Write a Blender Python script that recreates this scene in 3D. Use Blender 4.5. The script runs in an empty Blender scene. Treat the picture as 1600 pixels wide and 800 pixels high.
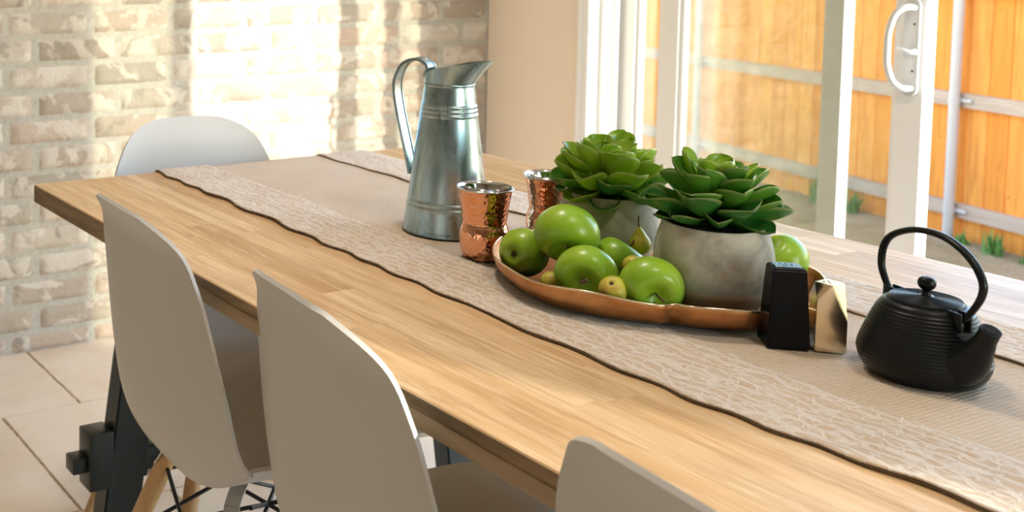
import bpy, bmesh, math, random
from mathutils import Vector, Matrix, noise

random.seed(7)
SC = bpy.context.scene
COL = SC.collection
PI = math.pi

# ---------------------------------------------------------------- camera, light, exposure
cam_data = bpy.data.cameras.new('camera')
cam = bpy.data.objects.new('camera', cam_data)
COL.objects.link(cam)
RR = ((0.42641192, 0.90452741, -0.00174129),
      (0.06635855, -0.03320249, -0.99724327),
      (-0.90209169, 0.42512087, -0.07418106))
CAM_LOC = Vector((2.935, 0.0, 1.155))
m = Matrix(((RR[0][0], -RR[1][0], -RR[2][0], CAM_LOC.x),
            (RR[0][1], -RR[1][1], -RR[2][1], CAM_LOC.y),
            (RR[0][2], -RR[1][2], -RR[2][2], CAM_LOC.z),
            (0, 0, 0, 1)))
cam.matrix_world = m
cam_data.sensor_width = 36.0
cam_data.lens = 1758.86 / 1600 * 36.0
cam_data.shift_x = (800 - 200) / 1600
cam_data.shift_y = (40.77 - 400) / 1600
cam_data.clip_start = 0.05
cam_data.dof.use_dof = True
cam_data.dof.focus_distance = 1.36
cam_data.dof.aperture_fstop = 8.0
SC.camera = cam

SUN_DIR = Vector((-1.355, -0.65, -0.335))       # low sun through the sliding door onto the brick wall
SUN_STRENGTH = 7.0
SKY_STRENGTH = 1.25
EXPOSURE = 0.27

world = bpy.data.worlds.new('world')
SC.world = world
world.use_nodes = True
wn = world.node_tree
wn.nodes.clear()
w_out = wn.nodes.new('ShaderNodeOutputWorld')
w_bg = wn.nodes.new('ShaderNodeBackground')
w_sky = wn.nodes.new('ShaderNodeTexSky')
w_sky.sky_type = 'NISHITA'
w_sky.sun_disc = False
w_sky.sun_elevation = math.radians(34)
w_sky.sun_rotation = math.radians(64)
w_sky.altitude = 200
w_sky.air_density = 1.0
w_sky.dust_density = 0.5
w_bg.inputs['Strength'].default_value = SKY_STRENGTH
wn.links.new(w_sky.outputs[0], w_bg.inputs['Color'])
wn.links.new(w_bg.outputs[0], w_out.inputs[0])

sun_d = bpy.data.lights.new('sun', 'SUN')
sun_d.energy = SUN_STRENGTH
sun_d.color = (1.0, 0.94, 0.86)
sun_d.angle = math.radians(0.6)
sun = bpy.data.objects.new('sun', sun_d)
COL.objects.link(sun)
sun.rotation_euler = SUN_DIR.to_track_quat('-Z', 'Y').to_euler()

SC.view_settings.view_transform = 'Standard'
SC.view_settings.look = 'None'
SC.view_settings.gamma = 1.0
SC.view_settings.exposure = EXPOSURE
SC.view_settings.use_curve_mapping = False
SC.cycles.max_bounces = 12
SC.cycles.diffuse_bounces = 6
SC.cycles.glossy_bounces = 5
SC.cycles.transparent_max_bounces = 16
SC.cycles.sample_clamp_indirect = 8
SC.cycles.use_denoising = True
SC.cycles.caustics_reflective = False

def fill_light(loc, size, watts):
    d = bpy.data.lights.new('fill_lamp_light', 'AREA')
    d.shape = 'DISK'
    d.size = size
    d.energy = watts
    d.color = (1.0, 0.90, 0.78)
    o = bpy.data.objects.new('fill_lamp_light', d)
    COL.objects.link(o)
    o.location = loc
    return o

def portal(loc, rot, sx, sy):
    d = bpy.data.lights.new('window_portal', 'AREA')
    d.shape = 'RECTANGLE'
    d.size = sx
    d.size_y = sy
    d.cycles.is_portal = True
    o = bpy.data.objects.new('window_portal', d)
    COL.objects.link(o)
    o.location = loc
    o.rotation_euler = rot
    return o

ROOM_X, ROOM_Y0, ROOM_Y1, ROOM_Z = 5.2, -2.6, 2.734, 2.6
DOOR_X0, DOOR_X1, DOOR_Z1 = 0.43, 3.45, 2.06
portal(((DOOR_X0 + DOOR_X1) / 2, 3.0, 1.04), (-PI / 2, 0, 0), 3.0, 2.02)
portal((ROOM_X + 0.12, 1.7, 1.2), (0, PI / 2, 0), 1.8, 1.4)  # portal for the added side window
FILL_LAMPS = [((1.5, 1.0, 2.5), 0.30, 12), ((2.9, 1.0, 2.5), 0.30, 8)]  # unseen lamps, added to brighten the table from above
fill_lamp_lights = [fill_light(*a) for a in FILL_LAMPS]

ZT = 0.72        # tabletop height

# ---------------------------------------------------------------- helpers
def tag(o, label=None, cat=None, group=None, kind=None):
    if label: o['label'] = label
    if cat: o['category'] = cat
    if group: o['group'] = group
    if kind: o['kind'] = kind
    return o

def empty(name, loc, rz=0.0):
    o = bpy.data.objects.new(name, None)
    o.empty_display_size = 0.05
    COL.objects.link(o)
    o.location = loc
    o.rotation_euler = (0, 0, rz)
    return o

def obj(name, bm, mats, parent=None, smooth=False, loc=None, sharp=None):
    bmesh.ops.recalc_face_normals(bm, faces=bm.faces)
    me = bpy.data.meshes.new(name)
    bm.to_mesh(me)
    bm.free()
    if not isinstance(mats, (list, tuple)):
        mats = [mats]
    for mm in mats:
        me.materials.append(mm)
    if smooth:
        for p in me.polygons:
            p.use_smooth = True
        if sharp:
            me.set_sharp_from_angle(angle=math.radians(sharp))
    o = bpy.data.objects.new(name, me)
    COL.objects.link(o)
    if parent is not None:
        o.parent = parent
    if loc is not None:
        o.location = loc
    return o

def box(bm, x0, x1, y0, y1, z0, z1, bevel=0.0, mi=0, M=None):
    vs = [bm.verts.new((x, y, z)) for x in (x0, x1) for y in (y0, y1) for z in (z0, z1)]
    idx = [(0, 1, 3, 2), (4, 6, 7, 5), (0, 4, 5, 1), (2, 3, 7, 6), (0, 2, 6, 4), (1, 5, 7, 3)]
    fs = []
    for f in idx:
        ff = bm.faces.new([vs[i] for i in f])
        ff.material_index = mi
        fs.append(ff)
    if M is not None:
        for v in vs:
            v.co = M @ v.co
    if bevel > 0:
        es = list({e for f in fs for e in f.edges})
        bmesh.ops.bevel(bm, geom=es, offset=bevel, segments=2, profile=0.5, affect='EDGES', clamp_overlap=True)
    return fs

def cbox(name, dims, mats, parent=None, bevel=0.0, smooth=False, sharp=40):
    bm = bmesh.new()
    box(bm, *dims, bevel=bevel)
    return obj(name, bm, mats, parent, smooth=smooth, sharp=sharp)

def lathe(bm, prof, seg=64, close_bottom=True, close_top=False, rfun=None, mi=0):
    rings = []
    for (r, z) in prof:
        ring = []
        for i in range(seg):
            a = 2 * PI * i / seg
            rr = r if rfun is None else rfun(r, z, a)
            ring.append(bm.verts.new((rr * math.cos(a), rr * math.sin(a), z)))
        rings.append(ring)
    for k in range(len(rings) - 1):
        for i in range(seg):
            j = (i + 1) % seg
            f = bm.faces.new((rings[k][i], rings[k][j], rings[k + 1][j], rings[k + 1][i]))
            f.material_index = mi
    if close_bottom:
        bm.faces.new(list(reversed(rings[0]))).material_index = mi
    if close_top:
        bm.faces.new(rings[-1]).material_index = mi
    return rings

def catmull(pts, n):
    out = []
    P = [Vector(p) for p in pts]
    P = [P[0] * 2 - P[1]] + P + [P[-1] * 2 - P[-2]]
    for i in range(1, len(P) - 2):
        for k in range(n):
            t = k / n
            a, b, c, d = P[i - 1], P[i], P[i + 1], P[i + 2]
            out.append(0.5 * ((2 * b) + (c - a) * t + (2 * a - 5 * b + 4 * c - d) * t * t + (3 * b - a - 3 * c + d) * t ** 3))
    out.append(P[-2].copy())
    return out

def tube(bm, pts, radii, seg=12, caps=True, scale2=1.0, up=None):
    pts = [Vector(p) for p in pts]
    if not isinstance(radii, (list, tuple)):
        radii = [radii] * len(pts)
    rings = []
    prev = None
    for i, p in enumerate(pts):
        t = (pts[min(i + 1, len(pts) - 1)] - pts[max(i - 1, 0)]).normalized()
        if up is not None:
            n = Vector(up)
        else:
            n = prev if prev is not None else (Vector((0, 0, 1)) if abs(t.z) < 0.9 else Vector((1, 0, 0)))
        n = (n - t * n.dot(t)).normalized()
        prev = n
        b = t.cross(n)
        ring = []
        for k in range(seg):
            a = 2 * PI * k / seg
            ring.append(bm.verts.new(p + n * math.cos(a) * radii[i] * scale2 + b * math.sin(a) * radii[i]))
        rings.append(ring)
    for k in range(len(rings) - 1):
        for i in range(seg):
            j = (i + 1) % seg
            bm.faces.new((rings[k][i], rings[k][j], rings[k + 1][j], rings[k + 1][i]))
    if caps:
        bm.faces.new(list(reversed(rings[0])))
        bm.faces.new(rings[-1])

def interp(tab, t):
    if t <= tab[0][0]:
        return tab[0][1]
    for (a, va), (b, vb) in zip(tab, tab[1:]):
        if t <= b:
            k = (t - a) / (b - a)
            return va + (vb - va) * k
    return tab[-1][1]

def sstep(a, b, t):
    t = max(0.0, min(1.0, (t - a) / (b - a)))
    return t * t * (3 - 2 * t)

# ---------------------------------------------------------------- material helpers
class MT:
    def __init__(self, name, **kw):
        self.m = bpy.data.materials.new(name)
        self.m.use_nodes = True
        self.t = self.m.node_tree
        self.n = self.t.nodes
        self.p = self.n['Principled BSDF']
        for k, v in kw.items():
            self.set(k, v)
    def set(self, k, v):
        names = {'color': 'Base Color', 'rough': 'Roughness', 'metal': 'Metallic', 'spec': 'Specular IOR Level',
                 'coat': 'Coat Weight', 'coatr': 'Coat Roughness', 'sss': 'Subsurface Weight', 'sheen': 'Sheen Weight', 'trans': 'Transmission Weight'}
        if k == 'color' and len(v) == 3:
            v = (*v, 1)
        self.p.inputs[names[k]].default_value = v
    def node(self, typ, **kw):
        nd = self.n.new(typ)
        for k, v in kw.items():
            if k in nd.inputs:
                nd.inputs[k].default_value = v
            else:
                setattr(nd, k, v)
        return nd
    def link(self, a, b):
        self.t.links.new(a, b)
    def coord(self, which='Object', scale=(1, 1, 1), loc=(0, 0, 0)):
        tc = self.node('ShaderNodeTexCoord')
        mp = self.node('ShaderNodeMapping')
        mp.inputs['Scale'].default_value = scale
        mp.inputs['Location'].default_value = loc
        self.link(tc.outputs[which], mp.inputs['Vector'])
        return mp.outputs[0]
    def noise(self, vec, scale, detail=4, rough=0.55, dist=0.0):
        nd = self.node('ShaderNodeTexNoise')
        nd.inputs['Scale'].default_value = scale
        nd.inputs['Detail'].default_value = detail
        nd.inputs['Roughness'].default_value = rough
        nd.inputs['Distortion'].default_value = dist
        self.link(vec, nd.inputs['Vector'])
        return nd.outputs[0]
    def voronoi(self, vec, scale, feature='F1', rnd=1.0):
        nd = self.node('ShaderNodeTexVoronoi')
        nd.feature = feature
        nd.inputs['Scale'].default_value = scale
        nd.inputs['Randomness'].default_value = rnd
        self.link(vec, nd.inputs['Vector'])
        return nd.outputs[0]
    def ramp(self, fac, stops, interp='LINEAR'):
        nd = self.node('ShaderNodeValToRGB')
        nd.color_ramp.interpolation = interp
        el = nd.color_ramp.elements
        while len(el) < len(stops):
            el.new(0.5)
        for e, (p, c) in zip(el, stops):
            e.position = p
            e.color = (*c, 1) if not isinstance(c, (int, float)) else (c, c, c, 1)
        self.link(fac, nd.inputs[0])
        return nd.outputs[0]
    def mix(self, fac, a, b, mode='MIX'):
        nd = self.node('ShaderNodeMix')
        nd.data_type = 'RGBA'
        nd.blend_type = mode
        for i, v in ((0, fac), (6, a), (7, b)):
            if hasattr(v, 'links') or isinstance(v, bpy.types.NodeSocket):
                self.link(v, nd.inputs[i])
            elif isinstance(v, (int, float)):
                nd.inputs[i].default_value = v
            else:
                nd.inputs[i].default_value = (*v, 1)
        return nd.outputs[2]
    def math(self, op, a, b=None):
        nd = self.node('ShaderNodeMath')
        nd.operation = op
        for i, v in ((0, a), (1, b)):
            if v is None: continue
            if isinstance(v, (int, float)):
                nd.inputs[i].default_value = v
            else:
                self.link(v, nd.inputs[i])
        return nd.outputs[0]
    def bump(self, h, strength=0.3, dist=0.002, normal=None):
        nd = self.node('ShaderNodeBump')
        nd.inputs['Strength'].default_value = strength
        nd.inputs['Distance'].default_value = dist
        self.link(h, nd.inputs['Height'])
        if normal is not None:
            self.link(normal, nd.inputs['Normal'])
        self.link(nd.outputs[0], self.p.inputs['Normal'])
        return nd.outputs[0]
    def col(self, s):
        self.link(s, self.p.inputs['Base Color'])
    def attr(self, name):
        nd = self.node('ShaderNodeAttribute')
        nd.attribute_name = name
        return nd

# ---- materials
def mat_brick():
    a = MT('brick', rough=0.92, spec=0.2)
    at = a.attr('rnd').outputs['Fac']
    at2 = a.attr('rnd2').outputs['Fac']
    base = a.ramp(at, [(0.0, (0.29, 0.23, 0.18)), (0.2, (0.40, 0.32, 0.25)), (0.4, (0.31, 0.26, 0.205)), (0.55, (0.43, 0.315, 0.245)), (0.75, (0.46, 0.395, 0.32)), (1.0, (0.26, 0.225, 0.18))])
    v = a.coord('Object')
    off = a.node('ShaderNodeVectorMath'); off.operation = 'ADD'
    cx = a.node('ShaderNodeCombineXYZ')
    a.link(a.math('MULTIPLY', at2, 9.0), cx.inputs[0])
    a.link(v, off.inputs[0]); a.link(cx.outputs[0], off.inputs[1])
    vv = off.outputs[0]
    n1 = a.noise(vv, 10, 6, 0.58, 0.6)
    n2 = a.noise(vv, 130, 3, 0.6)
    n3 = a.noise(vv, 30, 6, 0.7)
    wash = a.ramp(n1, [(0.50, 0.0), (0.545, 0.65)])
    dm = a.math('MULTIPLY', a.ramp(a.noise(vv, 8, 5, 0.6, 1.0), [(0.56, 0.0), (0.61, 0.8)]), a.ramp(at2, [(0.30, 0.0), (0.42, 1.0)]))
    c = a.mix(dm, base, (0.22, 0.195, 0.155))
    c = a.mix(wash, c, (0.62, 0.57, 0.49))
    c = a.mix(a.math('MULTIPLY', n3, 0.45), c, (0.50, 0.43, 0.355))
    c = a.mix(a.ramp(n2, [(0.64, 0.0), (0.74, 0.5)]), c, (0.25, 0.20, 0.15))
    a.col(c)
    h = a.math('ADD', a.math('MULTIPLY', n1, 1.5), a.math('ADD', n3, a.math('MULTIPLY', n2, 0.35)))
    a.bump(h, 0.8, 0.005)
    return a.m

def mat_mortar():
    a = MT('mortar', rough=0.95, spec=0.1)
    v = a.coord('Object')
    n = a.noise(v, 60, 5, 0.7)
    a.col(a.ramp(n, [(0.3, (0.35, 0.32, 0.27)), (0.7, (0.46, 0.43, 0.37))]))
    a.bump(n, 0.7, 0.003)
    return a.m

def mat_plaster(name, c):
    a = MT(name, color=c, rough=0.85, spec=0.25)
    a.bump(a.noise(a.coord('Object'), 90, 3), 0.12, 0.002)
    return a.m

def mat_travertine():
    a = MT('travertine', rough=0.55, spec=0.35)
    v = a.coord('Object')
    rnd = a.attr('rnd').outputs['Fac']
    n1 = a.noise(v, 5, 5, 0.6, 0.6)
    n2 = a.noise(v, 42, 5, 0.75)
    c = a.ramp(n1, [(0.3, (0.72, 0.58, 0.44)), (0.55, (0.80, 0.68, 0.55)), (0.8, (0.85, 0.76, 0.65))])
    c = a.mix(a.math('MULTIPLY', rnd, 0.35), c, (0.84, 0.73, 0.60))
    pit = a.ramp(n2, [(0.66, 0.0), (0.72, 1.0)])
    c = a.mix(a.math('MULTIPLY', pit, 0.6), c, (0.45, 0.31, 0.18))
    a.col(c)
    a.bump(pit, 0.3, -0.002)
    return a.m

def mat_grout():
    a = MT('grout', rough=0.95)
    n = a.noise(a.coord('Object'), 70, 4, 0.7)
    a.col(a.ramp(n, [(0.35, (0.30, 0.22, 0.13)), (0.6, (0.66, 0.53, 0.39))]))
    return a.m

def mat_table():
    a = MT('acacia_wood', rough=0.36, spec=0.28, coat=0.0)
    v = a.coord('Object', (1.6, 22, 22))
    rnd = a.attr('rnd').outputs['Fac']
    rnd2 = a.attr('rnd2').outputs['Fac']
    off = a.node('ShaderNodeVectorMath'); off.operation = 'ADD'
    cx = a.node('ShaderNodeCombineXYZ')
    a.link(a.math('MULTIPLY', rnd2, 30.0), cx.inputs[0]); a.link(a.math('MULTIPLY', rnd, 17.0), cx.inputs[1])
    a.link(v, off.inputs[0]); a.link(cx.outputs[0], off.inputs[1])
    vv = off.outputs[0]
    base = a.ramp(rnd, [(0.0, (0.50, 0.295, 0.135)), (0.3, (0.64, 0.41, 0.205)), (0.55, (0.70, 0.465, 0.25)), (0.8, (0.76, 0.54, 0.32)), (1.0, (0.56, 0.34, 0.165))])
    g1 = a.noise(vv, 2.2, 6, 0.62, 0.5)
    g2 = a.noise(vv, 9, 4, 0.6, 0.2)
    c = a.mix(a.ramp(g1, [(0.40, 0.0), (0.66, 0.75)]), base, (0.42, 0.235, 0.10))
    c = a.mix(a.ramp(g2, [(0.5, 0.0), (0.72, 0.55)]), c, (0.84, 0.65, 0.44))
    # one small dark knot in the top
    tc = a.node('ShaderNodeTexCoord')
    mp = a.node('ShaderNodeMapping'); mp.vector_type = 'POINT'
    mp.inputs['Location'].default_value = (-2.105 * 38, -0.790 * 110, -0.72 * 38)
    mp.inputs['Scale'].default_value = (38, 110, 38)
    a.link(tc.outputs['Object'], mp.inputs['Vector'])
    ln = a.node('ShaderNodeVectorMath'); ln.operation = 'LENGTH'
    a.link(mp.outputs[0], ln.inputs[0])
    kn = a.ramp(ln.outputs['Value'], [(0.25, 0.8), (1.0, 0.0)])
    c = a.mix(kn, c, (0.13, 0.08, 0.04))
    a.col(c)
    r = a.node('ShaderNodeMapRange')
    a.link(g1, r.inputs[0]); r.inputs[3].default_value = 0.36; r.inputs[4].default_value = 0.50
    a.link(r.outputs[0], a.p.inputs['Roughness'])
    a.bump(g2, 0.08, 0.001)
    return a.m

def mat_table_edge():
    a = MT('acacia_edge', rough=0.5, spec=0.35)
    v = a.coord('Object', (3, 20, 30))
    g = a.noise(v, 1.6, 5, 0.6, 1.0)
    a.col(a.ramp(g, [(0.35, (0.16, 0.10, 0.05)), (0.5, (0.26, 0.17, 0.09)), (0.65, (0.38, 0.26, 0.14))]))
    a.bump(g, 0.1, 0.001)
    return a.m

def mat_wood(name, c0, c1, sc=(30, 30, 3), rough=0.45):
    a = MT(name, rough=rough)
    g = a.noise(a.coord('Object', sc), 2.0, 4, 0.6, 0.4)
    a.col(a.ramp(g, [(0.3, c0), (0.7, c1)]))
    a.bump(g, 0.08, 0.001)
    return a.m

def mat_fence():
    a = MT('cedar_picket', rough=0.85, spec=0.1)
    v = a.coord('Object', (24, 24, 2.0))
    rnd = a.attr('rnd').outputs['Fac']
    off = a.node('ShaderNodeVectorMath'); off.operation = 'ADD'
    cx = a.node('ShaderNodeCombineXYZ')
    a.link(a.math('MULTIPLY', rnd, 40.0), cx.inputs[2])
    a.link(v, off.inputs[0]); a.link(cx.outputs[0], off.inputs[1])
    g = a.noise(off.outputs[0], 1.4, 6, 0.65, 0.8)
    base = a.ramp(rnd, [(0.0, (0.62, 0.20, 0.028)), (0.5, (0.70, 0.25, 0.042)), (1.0, (0.78, 0.32, 0.07))])
    c = a.mix(a.ramp(g, [(0.42, 0.0), (0.72, 0.7)]), base, (0.42, 0.12, 0.018))
    kn = a.voronoi(a.coord('Object', (5, 5, 2.2)), 2.0)
    c = a.mix(a.ramp(kn, [(0.03, 0.8), (0.08, 0.0)]), c, (0.20, 0.09, 0.03))
    a.col(c)
    a.bump(g, 0.2, 0.004)
    return a.m

def mat_rail():
    a = MT('weathered_rail', rough=0.9, spec=0.1)
    g = a.noise(a.coord('Object', (2, 2, 40)), 2.0, 5, 0.6, 0.5)
    a.col(a.ramp(g, [(0.3, (0.36, 0.235, 0.15)), (0.7, (0.48, 0.33, 0.225))]))
    return a.m

def mat_ground():
    a = MT('dry_lawn', rough=0.95, spec=0.05)
    v = a.coord('Object')
    n1 = a.noise(v, 2.2, 6, 0.7, 0.4)
    n2 = a.noise(v, 35, 5, 0.8)
    c = a.ramp(n1, [(0.30, (0.34, 0.31, 0.10)), (0.44, (0.56, 0.34, 0.14)), (0.62, (0.78, 0.50, 0.25))])
    c = a.mix(a.ramp(n2, [(0.4, 0.0), (0.75, 0.7)]), c, (0.86, 0.66, 0.40))
    c = a.mix(a.ramp(n2, [(0.25, 0.8), (0.40, 0.0)]), c, (0.24, 0.15, 0.06))
    a.col(c)
    a.bump(n2, 1.0, 0.08)
    return a.m

def mat_burlap():
    a = MT('burlap', rough=0.9, spec=0.15, sheen=0.25)
    w1 = a.node('ShaderNodeTexWave'); w1.wave_type = 'BANDS'; w1.bands_direction = 'X'
    w2 = a.node('ShaderNodeTexWave'); w2.wave_type = 'BANDS'; w2.bands_direction = 'Y'
    v = a.coord('Object')
    for w, s in ((w1, 62), (w2, 80)):
        w.inputs['Scale'].default_value = s
        w.inputs['Distortion'].default_value = 1.2
        w.inputs['Detail'].default_value = 2
        w.inputs['Detail Scale'].default_value = 2.5
        a.link(v, w.inputs['Vector'])
    h = a.math('MULTIPLY', w1.outputs['Fac'], w2.outputs['Fac'])
    n = a.noise(v, 6, 4, 0.6)
    c = a.ramp(n, [(0.3, (0.60, 0.46, 0.33)), (0.7, (0.69, 0.545, 0.41))])
    c = a.mix(a.math('MULTIPLY', h, 0.30), c, (0.84, 0.73, 0.60))
    a.col(c)
    a.bump(h, 0.9, 0.0016)
    return a.m

def mat_lace():
    a = MT('lace_over_burlap', rough=0.9, spec=0.15, sheen=0.2)
    v = a.coord('Object')
    nz = a.node('ShaderNodeTexNoise'); nz.inputs['Scale'].default_value = 16; nz.inputs['Detail'].default_value = 2
    a.link(v, nz.inputs['Vector'])
    mx = a.node('ShaderNodeVectorMath'); mx.operation = 'MULTIPLY_ADD'
    a.link(nz.outputs['Color'], mx.inputs[0]); mx.inputs[1].default_value = (0.035, 0.035, 0.0); a.link(v, mx.inputs[2])
    sc = a.node('ShaderNodeMapping'); sc.inputs['Scale'].default_value = (0.8, 1.9, 1.0)
    a.link(mx.outputs[0], sc.inputs['Vector'])
    e1 = a.voronoi(sc.outputs[0], 66, 'DISTANCE_TO_EDGE')
    wv = a.node('ShaderNodeTexWave'); wv.wave_type = 'RINGS'; wv.inputs['Scale'].default_value = 22; wv.inputs['Distortion'].default_value = 6; wv.inputs['Detail'].default_value = 2; wv.inputs['Detail Scale'].default_value = 1.2
    a.link(v, wv.inputs['Vector'])
    lines = a.ramp(e1, [(0.02, 1.0), (0.10, 0.0)])
    big = a.ramp(a.noise(sc.outputs[0], 36, 3, 0.6, 1.8), [(0.53, 0.0), (0.58, 1.0)])
    swirl = a.ramp(wv.outputs['Fac'], [(0.72, 0.0), (0.86, 1.0)])
    pat = a.math('MAXIMUM', a.math('MULTIPLY', lines, 0.9), a.math('MULTIPLY', a.math('MAXIMUM', big, swirl), 0.7))
    fine = a.noise(v, 700, 2)
    patf = a.math('MULTIPLY', pat, a.ramp(fine, [(0.35, 0.55), (0.6, 1.0)]))
    base = a.ramp(a.noise(v, 7, 3), [(0.3, (0.53, 0.38, 0.25)), (0.7, (0.63, 0.47, 0.32))])
    base = a.mix(0.02, base, (0.64, 0.58, 0.54))
    a.col(a.mix(a.math('MULTIPLY', patf, 0.85), base, (0.80, 0.76, 0.73)))
    a.bump(pat, 0.7, 0.0012)
    return a.m

def mat_galv():
    a = MT('galvanized_steel', metal=0.92, rough=0.34)
    v = a.coord('Object', (1, 1, 0.35))
    n = a.noise(v, 22, 5, 0.65, 1.0)
    vo = a.node('ShaderNodeTexVoronoi'); vo.inputs['Scale'].default_value = 55
    a.link(v, vo.inputs['Vector'])
    c = a.ramp(n, [(0.33, (0.20, 0.31, 0.33)), (0.5, (0.40, 0.53, 0.56)), (0.68, (0.64, 0.74, 0.78))])
    c = a.mix(a.math('MULTIPLY', vo.outputs['Distance'], 0.35), c, (0.30, 0.40, 0.42))
    a.col(c)
    r = a.node('ShaderNodeMapRange'); a.link(n, r.inputs[0]); r.inputs[3].default_value = 0.18; r.inputs[4].default_value = 0.40
    a.link(r.outputs[0], a.p.inputs['Roughness'])
    a.bump(a.noise(a.coord('Object'), 14, 2), 0.12, 0.004)
    return a.m

def mat_hammer(name, c, scale, rough=0.14, dist=0.0025, strength=0.8, c2=None):
    a = MT(name, color=c, metal=1.0, rough=rough)
    v = a.coord('Object')
    vo = a.node('ShaderNodeTexVoronoi'); vo.feature = 'SMOOTH_F1'
    vo.inputs['Scale'].default_value = scale
    vo.inputs['Smoothness'].default_value = 0.35
    a.link(v, vo.inputs['Vector'])
    if c2:
        a.col(a.ramp(a.noise(v, 30, 4, 0.6), [(0.35, c), (0.68, c2)]))
    a.bump(vo.outputs[0], strength, dist)
    return a.m

def mat_concrete():
    a = MT('concrete', rough=0.85, spec=0.2)
    v = a.coord('Object')
    n1 = a.noise(v, 22, 6, 0.65, 0.6)
    n2 = a.noise(v, 130, 3, 0.7)
    c = a.ramp(n1, [(0.32, (0.27, 0.255, 0.205)), (0.5, (0.42, 0.40, 0.335)), (0.66, (0.56, 0.54, 0.48))])
    c = a.mix(a.ramp(n2, [(0.62, 0.0), (0.72, 0.4)]), c, (0.30, 0.27, 0.22))
    # peach band at the pot's foot: reflection of the bowl put into colour
    sx = a.node('ShaderNodeSeparateXYZ'); a.link(v, sx.inputs[0])
    band = a.ramp(a.math('ADD', sx.outputs[2], a.math('MULTIPLY', n1, 0.006)), [(0.0350, 1.0), (0.0370, 0.0)])
    c = a.mix(a.math('MULTIPLY', band, 0.85), c, (0.80, 0.54, 0.33))
    a.col(c)
    a.bump(a.math('ADD', n1, a.math('MULTIPLY', n2, 0.4)), 0.35, 0.0015)
    return a.m

def mat_apple():
    a = MT('green_apple_skin', rough=0.33, spec=0.45, coat=0.10, sss=0.06)
    a.p.inputs['Subsurface Radius'].default_value = (0.01, 0.012, 0.004)
    a.p.inputs['Subsurface Scale'].default_value = 0.5
    a.p.inputs['Coat Roughness'].default_value = 0.15
    v = a.coord('Object')
    n1 = a.noise(v, 18, 3)
    sp = a.voronoi(v, 190)
    sx = a.node('ShaderNodeSeparateXYZ'); a.link(v, sx.inputs[0])
    c = a.ramp(n1, [(0.3, (0.17, 0.37, 0.012)), (0.68, (0.34, 0.50, 0.03))])
    c = a.mix(a.ramp(sp, [(0.05, 0.45), (0.12, 0.0)]), c, (0.62, 0.74, 0.28))
    # russet around the stem
    st = a.ramp(a.math('ADD', sx.outputs[2], a.math('MULTIPLY', n1, 0.004)), [(0.0, 0.0), (0.0, 0.0)])
    a.col(c)
    return a.m

def mat_pear():
    a = MT('small_pear_skin', rough=0.42, spec=0.4, sss=0.05)
    v = a.coord('Object')
    n1 = a.noise(v, 45, 4, 0.6)
    a.col(a.ramp(n1, [(0.32, (0.36, 0.33, 0.04)), (0.5, (0.54, 0.50, 0.06)), (0.72, (0.50, 0.30, 0.06))]))
    return a.m

def mat_leaf(name, c0, c1, c2):
    a = MT(name, rough=0.28, spec=0.5, coat=0.25)
    a.p.inputs['Transmission Weight'].default_value = 0.0
    at = a.attr('along').outputs['Fac']
    ed = a.attr('edge').outputs['Fac']
    n = a.noise(a.coord('Object'), 60, 3, 0.6)
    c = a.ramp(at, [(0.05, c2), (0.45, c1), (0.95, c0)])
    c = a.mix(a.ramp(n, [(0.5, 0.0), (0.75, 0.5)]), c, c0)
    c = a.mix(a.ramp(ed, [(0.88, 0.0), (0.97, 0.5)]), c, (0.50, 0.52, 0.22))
    a.col(c)
    # leaves let a little light through
    tr = a.node('ShaderNodeBsdfTranslucent'); a.link(c, tr.inputs['Color'])
    ms = a.node('ShaderNodeMixShader'); ms.inputs[0].default_value = 0.34
    a.link(a.p.outputs[0], ms.inputs[1]); a.link(tr.outputs[0], ms.inputs[2])
    a.link(ms.outputs[0], a.n['Material Output'].inputs['Surface'])
    return a.m

def mat_glass():
    m_ = bpy.data.materials.new('window_glass')
    m_.use_nodes = True
    t = m_.node_tree
    t.nodes.clear()
    o = t.nodes.new('ShaderNodeOutputMaterial')
    mx = t.nodes.new('ShaderNodeMixShader')
    tr = t.nodes.new('ShaderNodeBsdfTransparent'); tr.inputs[0].default_value = (0.96, 0.975, 0.93, 1)
    gl = t.nodes.new('ShaderNodeBsdfGlossy'); gl.inputs['Roughness'].default_value = 0.0
    lw = t.nodes.new('ShaderNodeLayerWeight'); lw.inputs['Blend'].default_value = 0.5
    pw = t.nodes.new('ShaderNodeMath'); pw.operation = 'POWER'; pw.inputs[1].default_value = 5.0
    t.links.new(lw.outputs['Facing'], pw.inputs[0])
    ml = t.nodes.new('ShaderNodeMath'); ml.operation = 'MULTIPLY_ADD'; ml.inputs[1].default_value = 0.88; ml.inputs[2].default_value = 0.12; ml.use_clamp = True
    t.links.new(pw.outputs[0], ml.inputs[0])
    t.links.new(ml.outputs[0], mx.inputs[0])
    t.links.new(tr.outputs[0], mx.inputs[1]); t.links.new(gl.outputs[0], mx.inputs[2])
    t.links.new(mx.outputs[0], o.inputs[0])
    return m_

def mat_iron():
    a = MT('cast_iron_enamel', color=(0.004, 0.006, 0.007), rough=0.36, spec=0.24)
    n = a.noise(a.coord('Object'), 300, 2)
    a.bump(n, 0.25, 0.0006)
    return a.m

def mat_shell():
    a = MT('white_polypropylene', color=(0.60, 0.60, 0.59), rough=0.40, spec=0.35)
    a.bump(a.noise(a.coord('Object'), 420, 2), 0.05, 0.0006)
    return a.m

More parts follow.
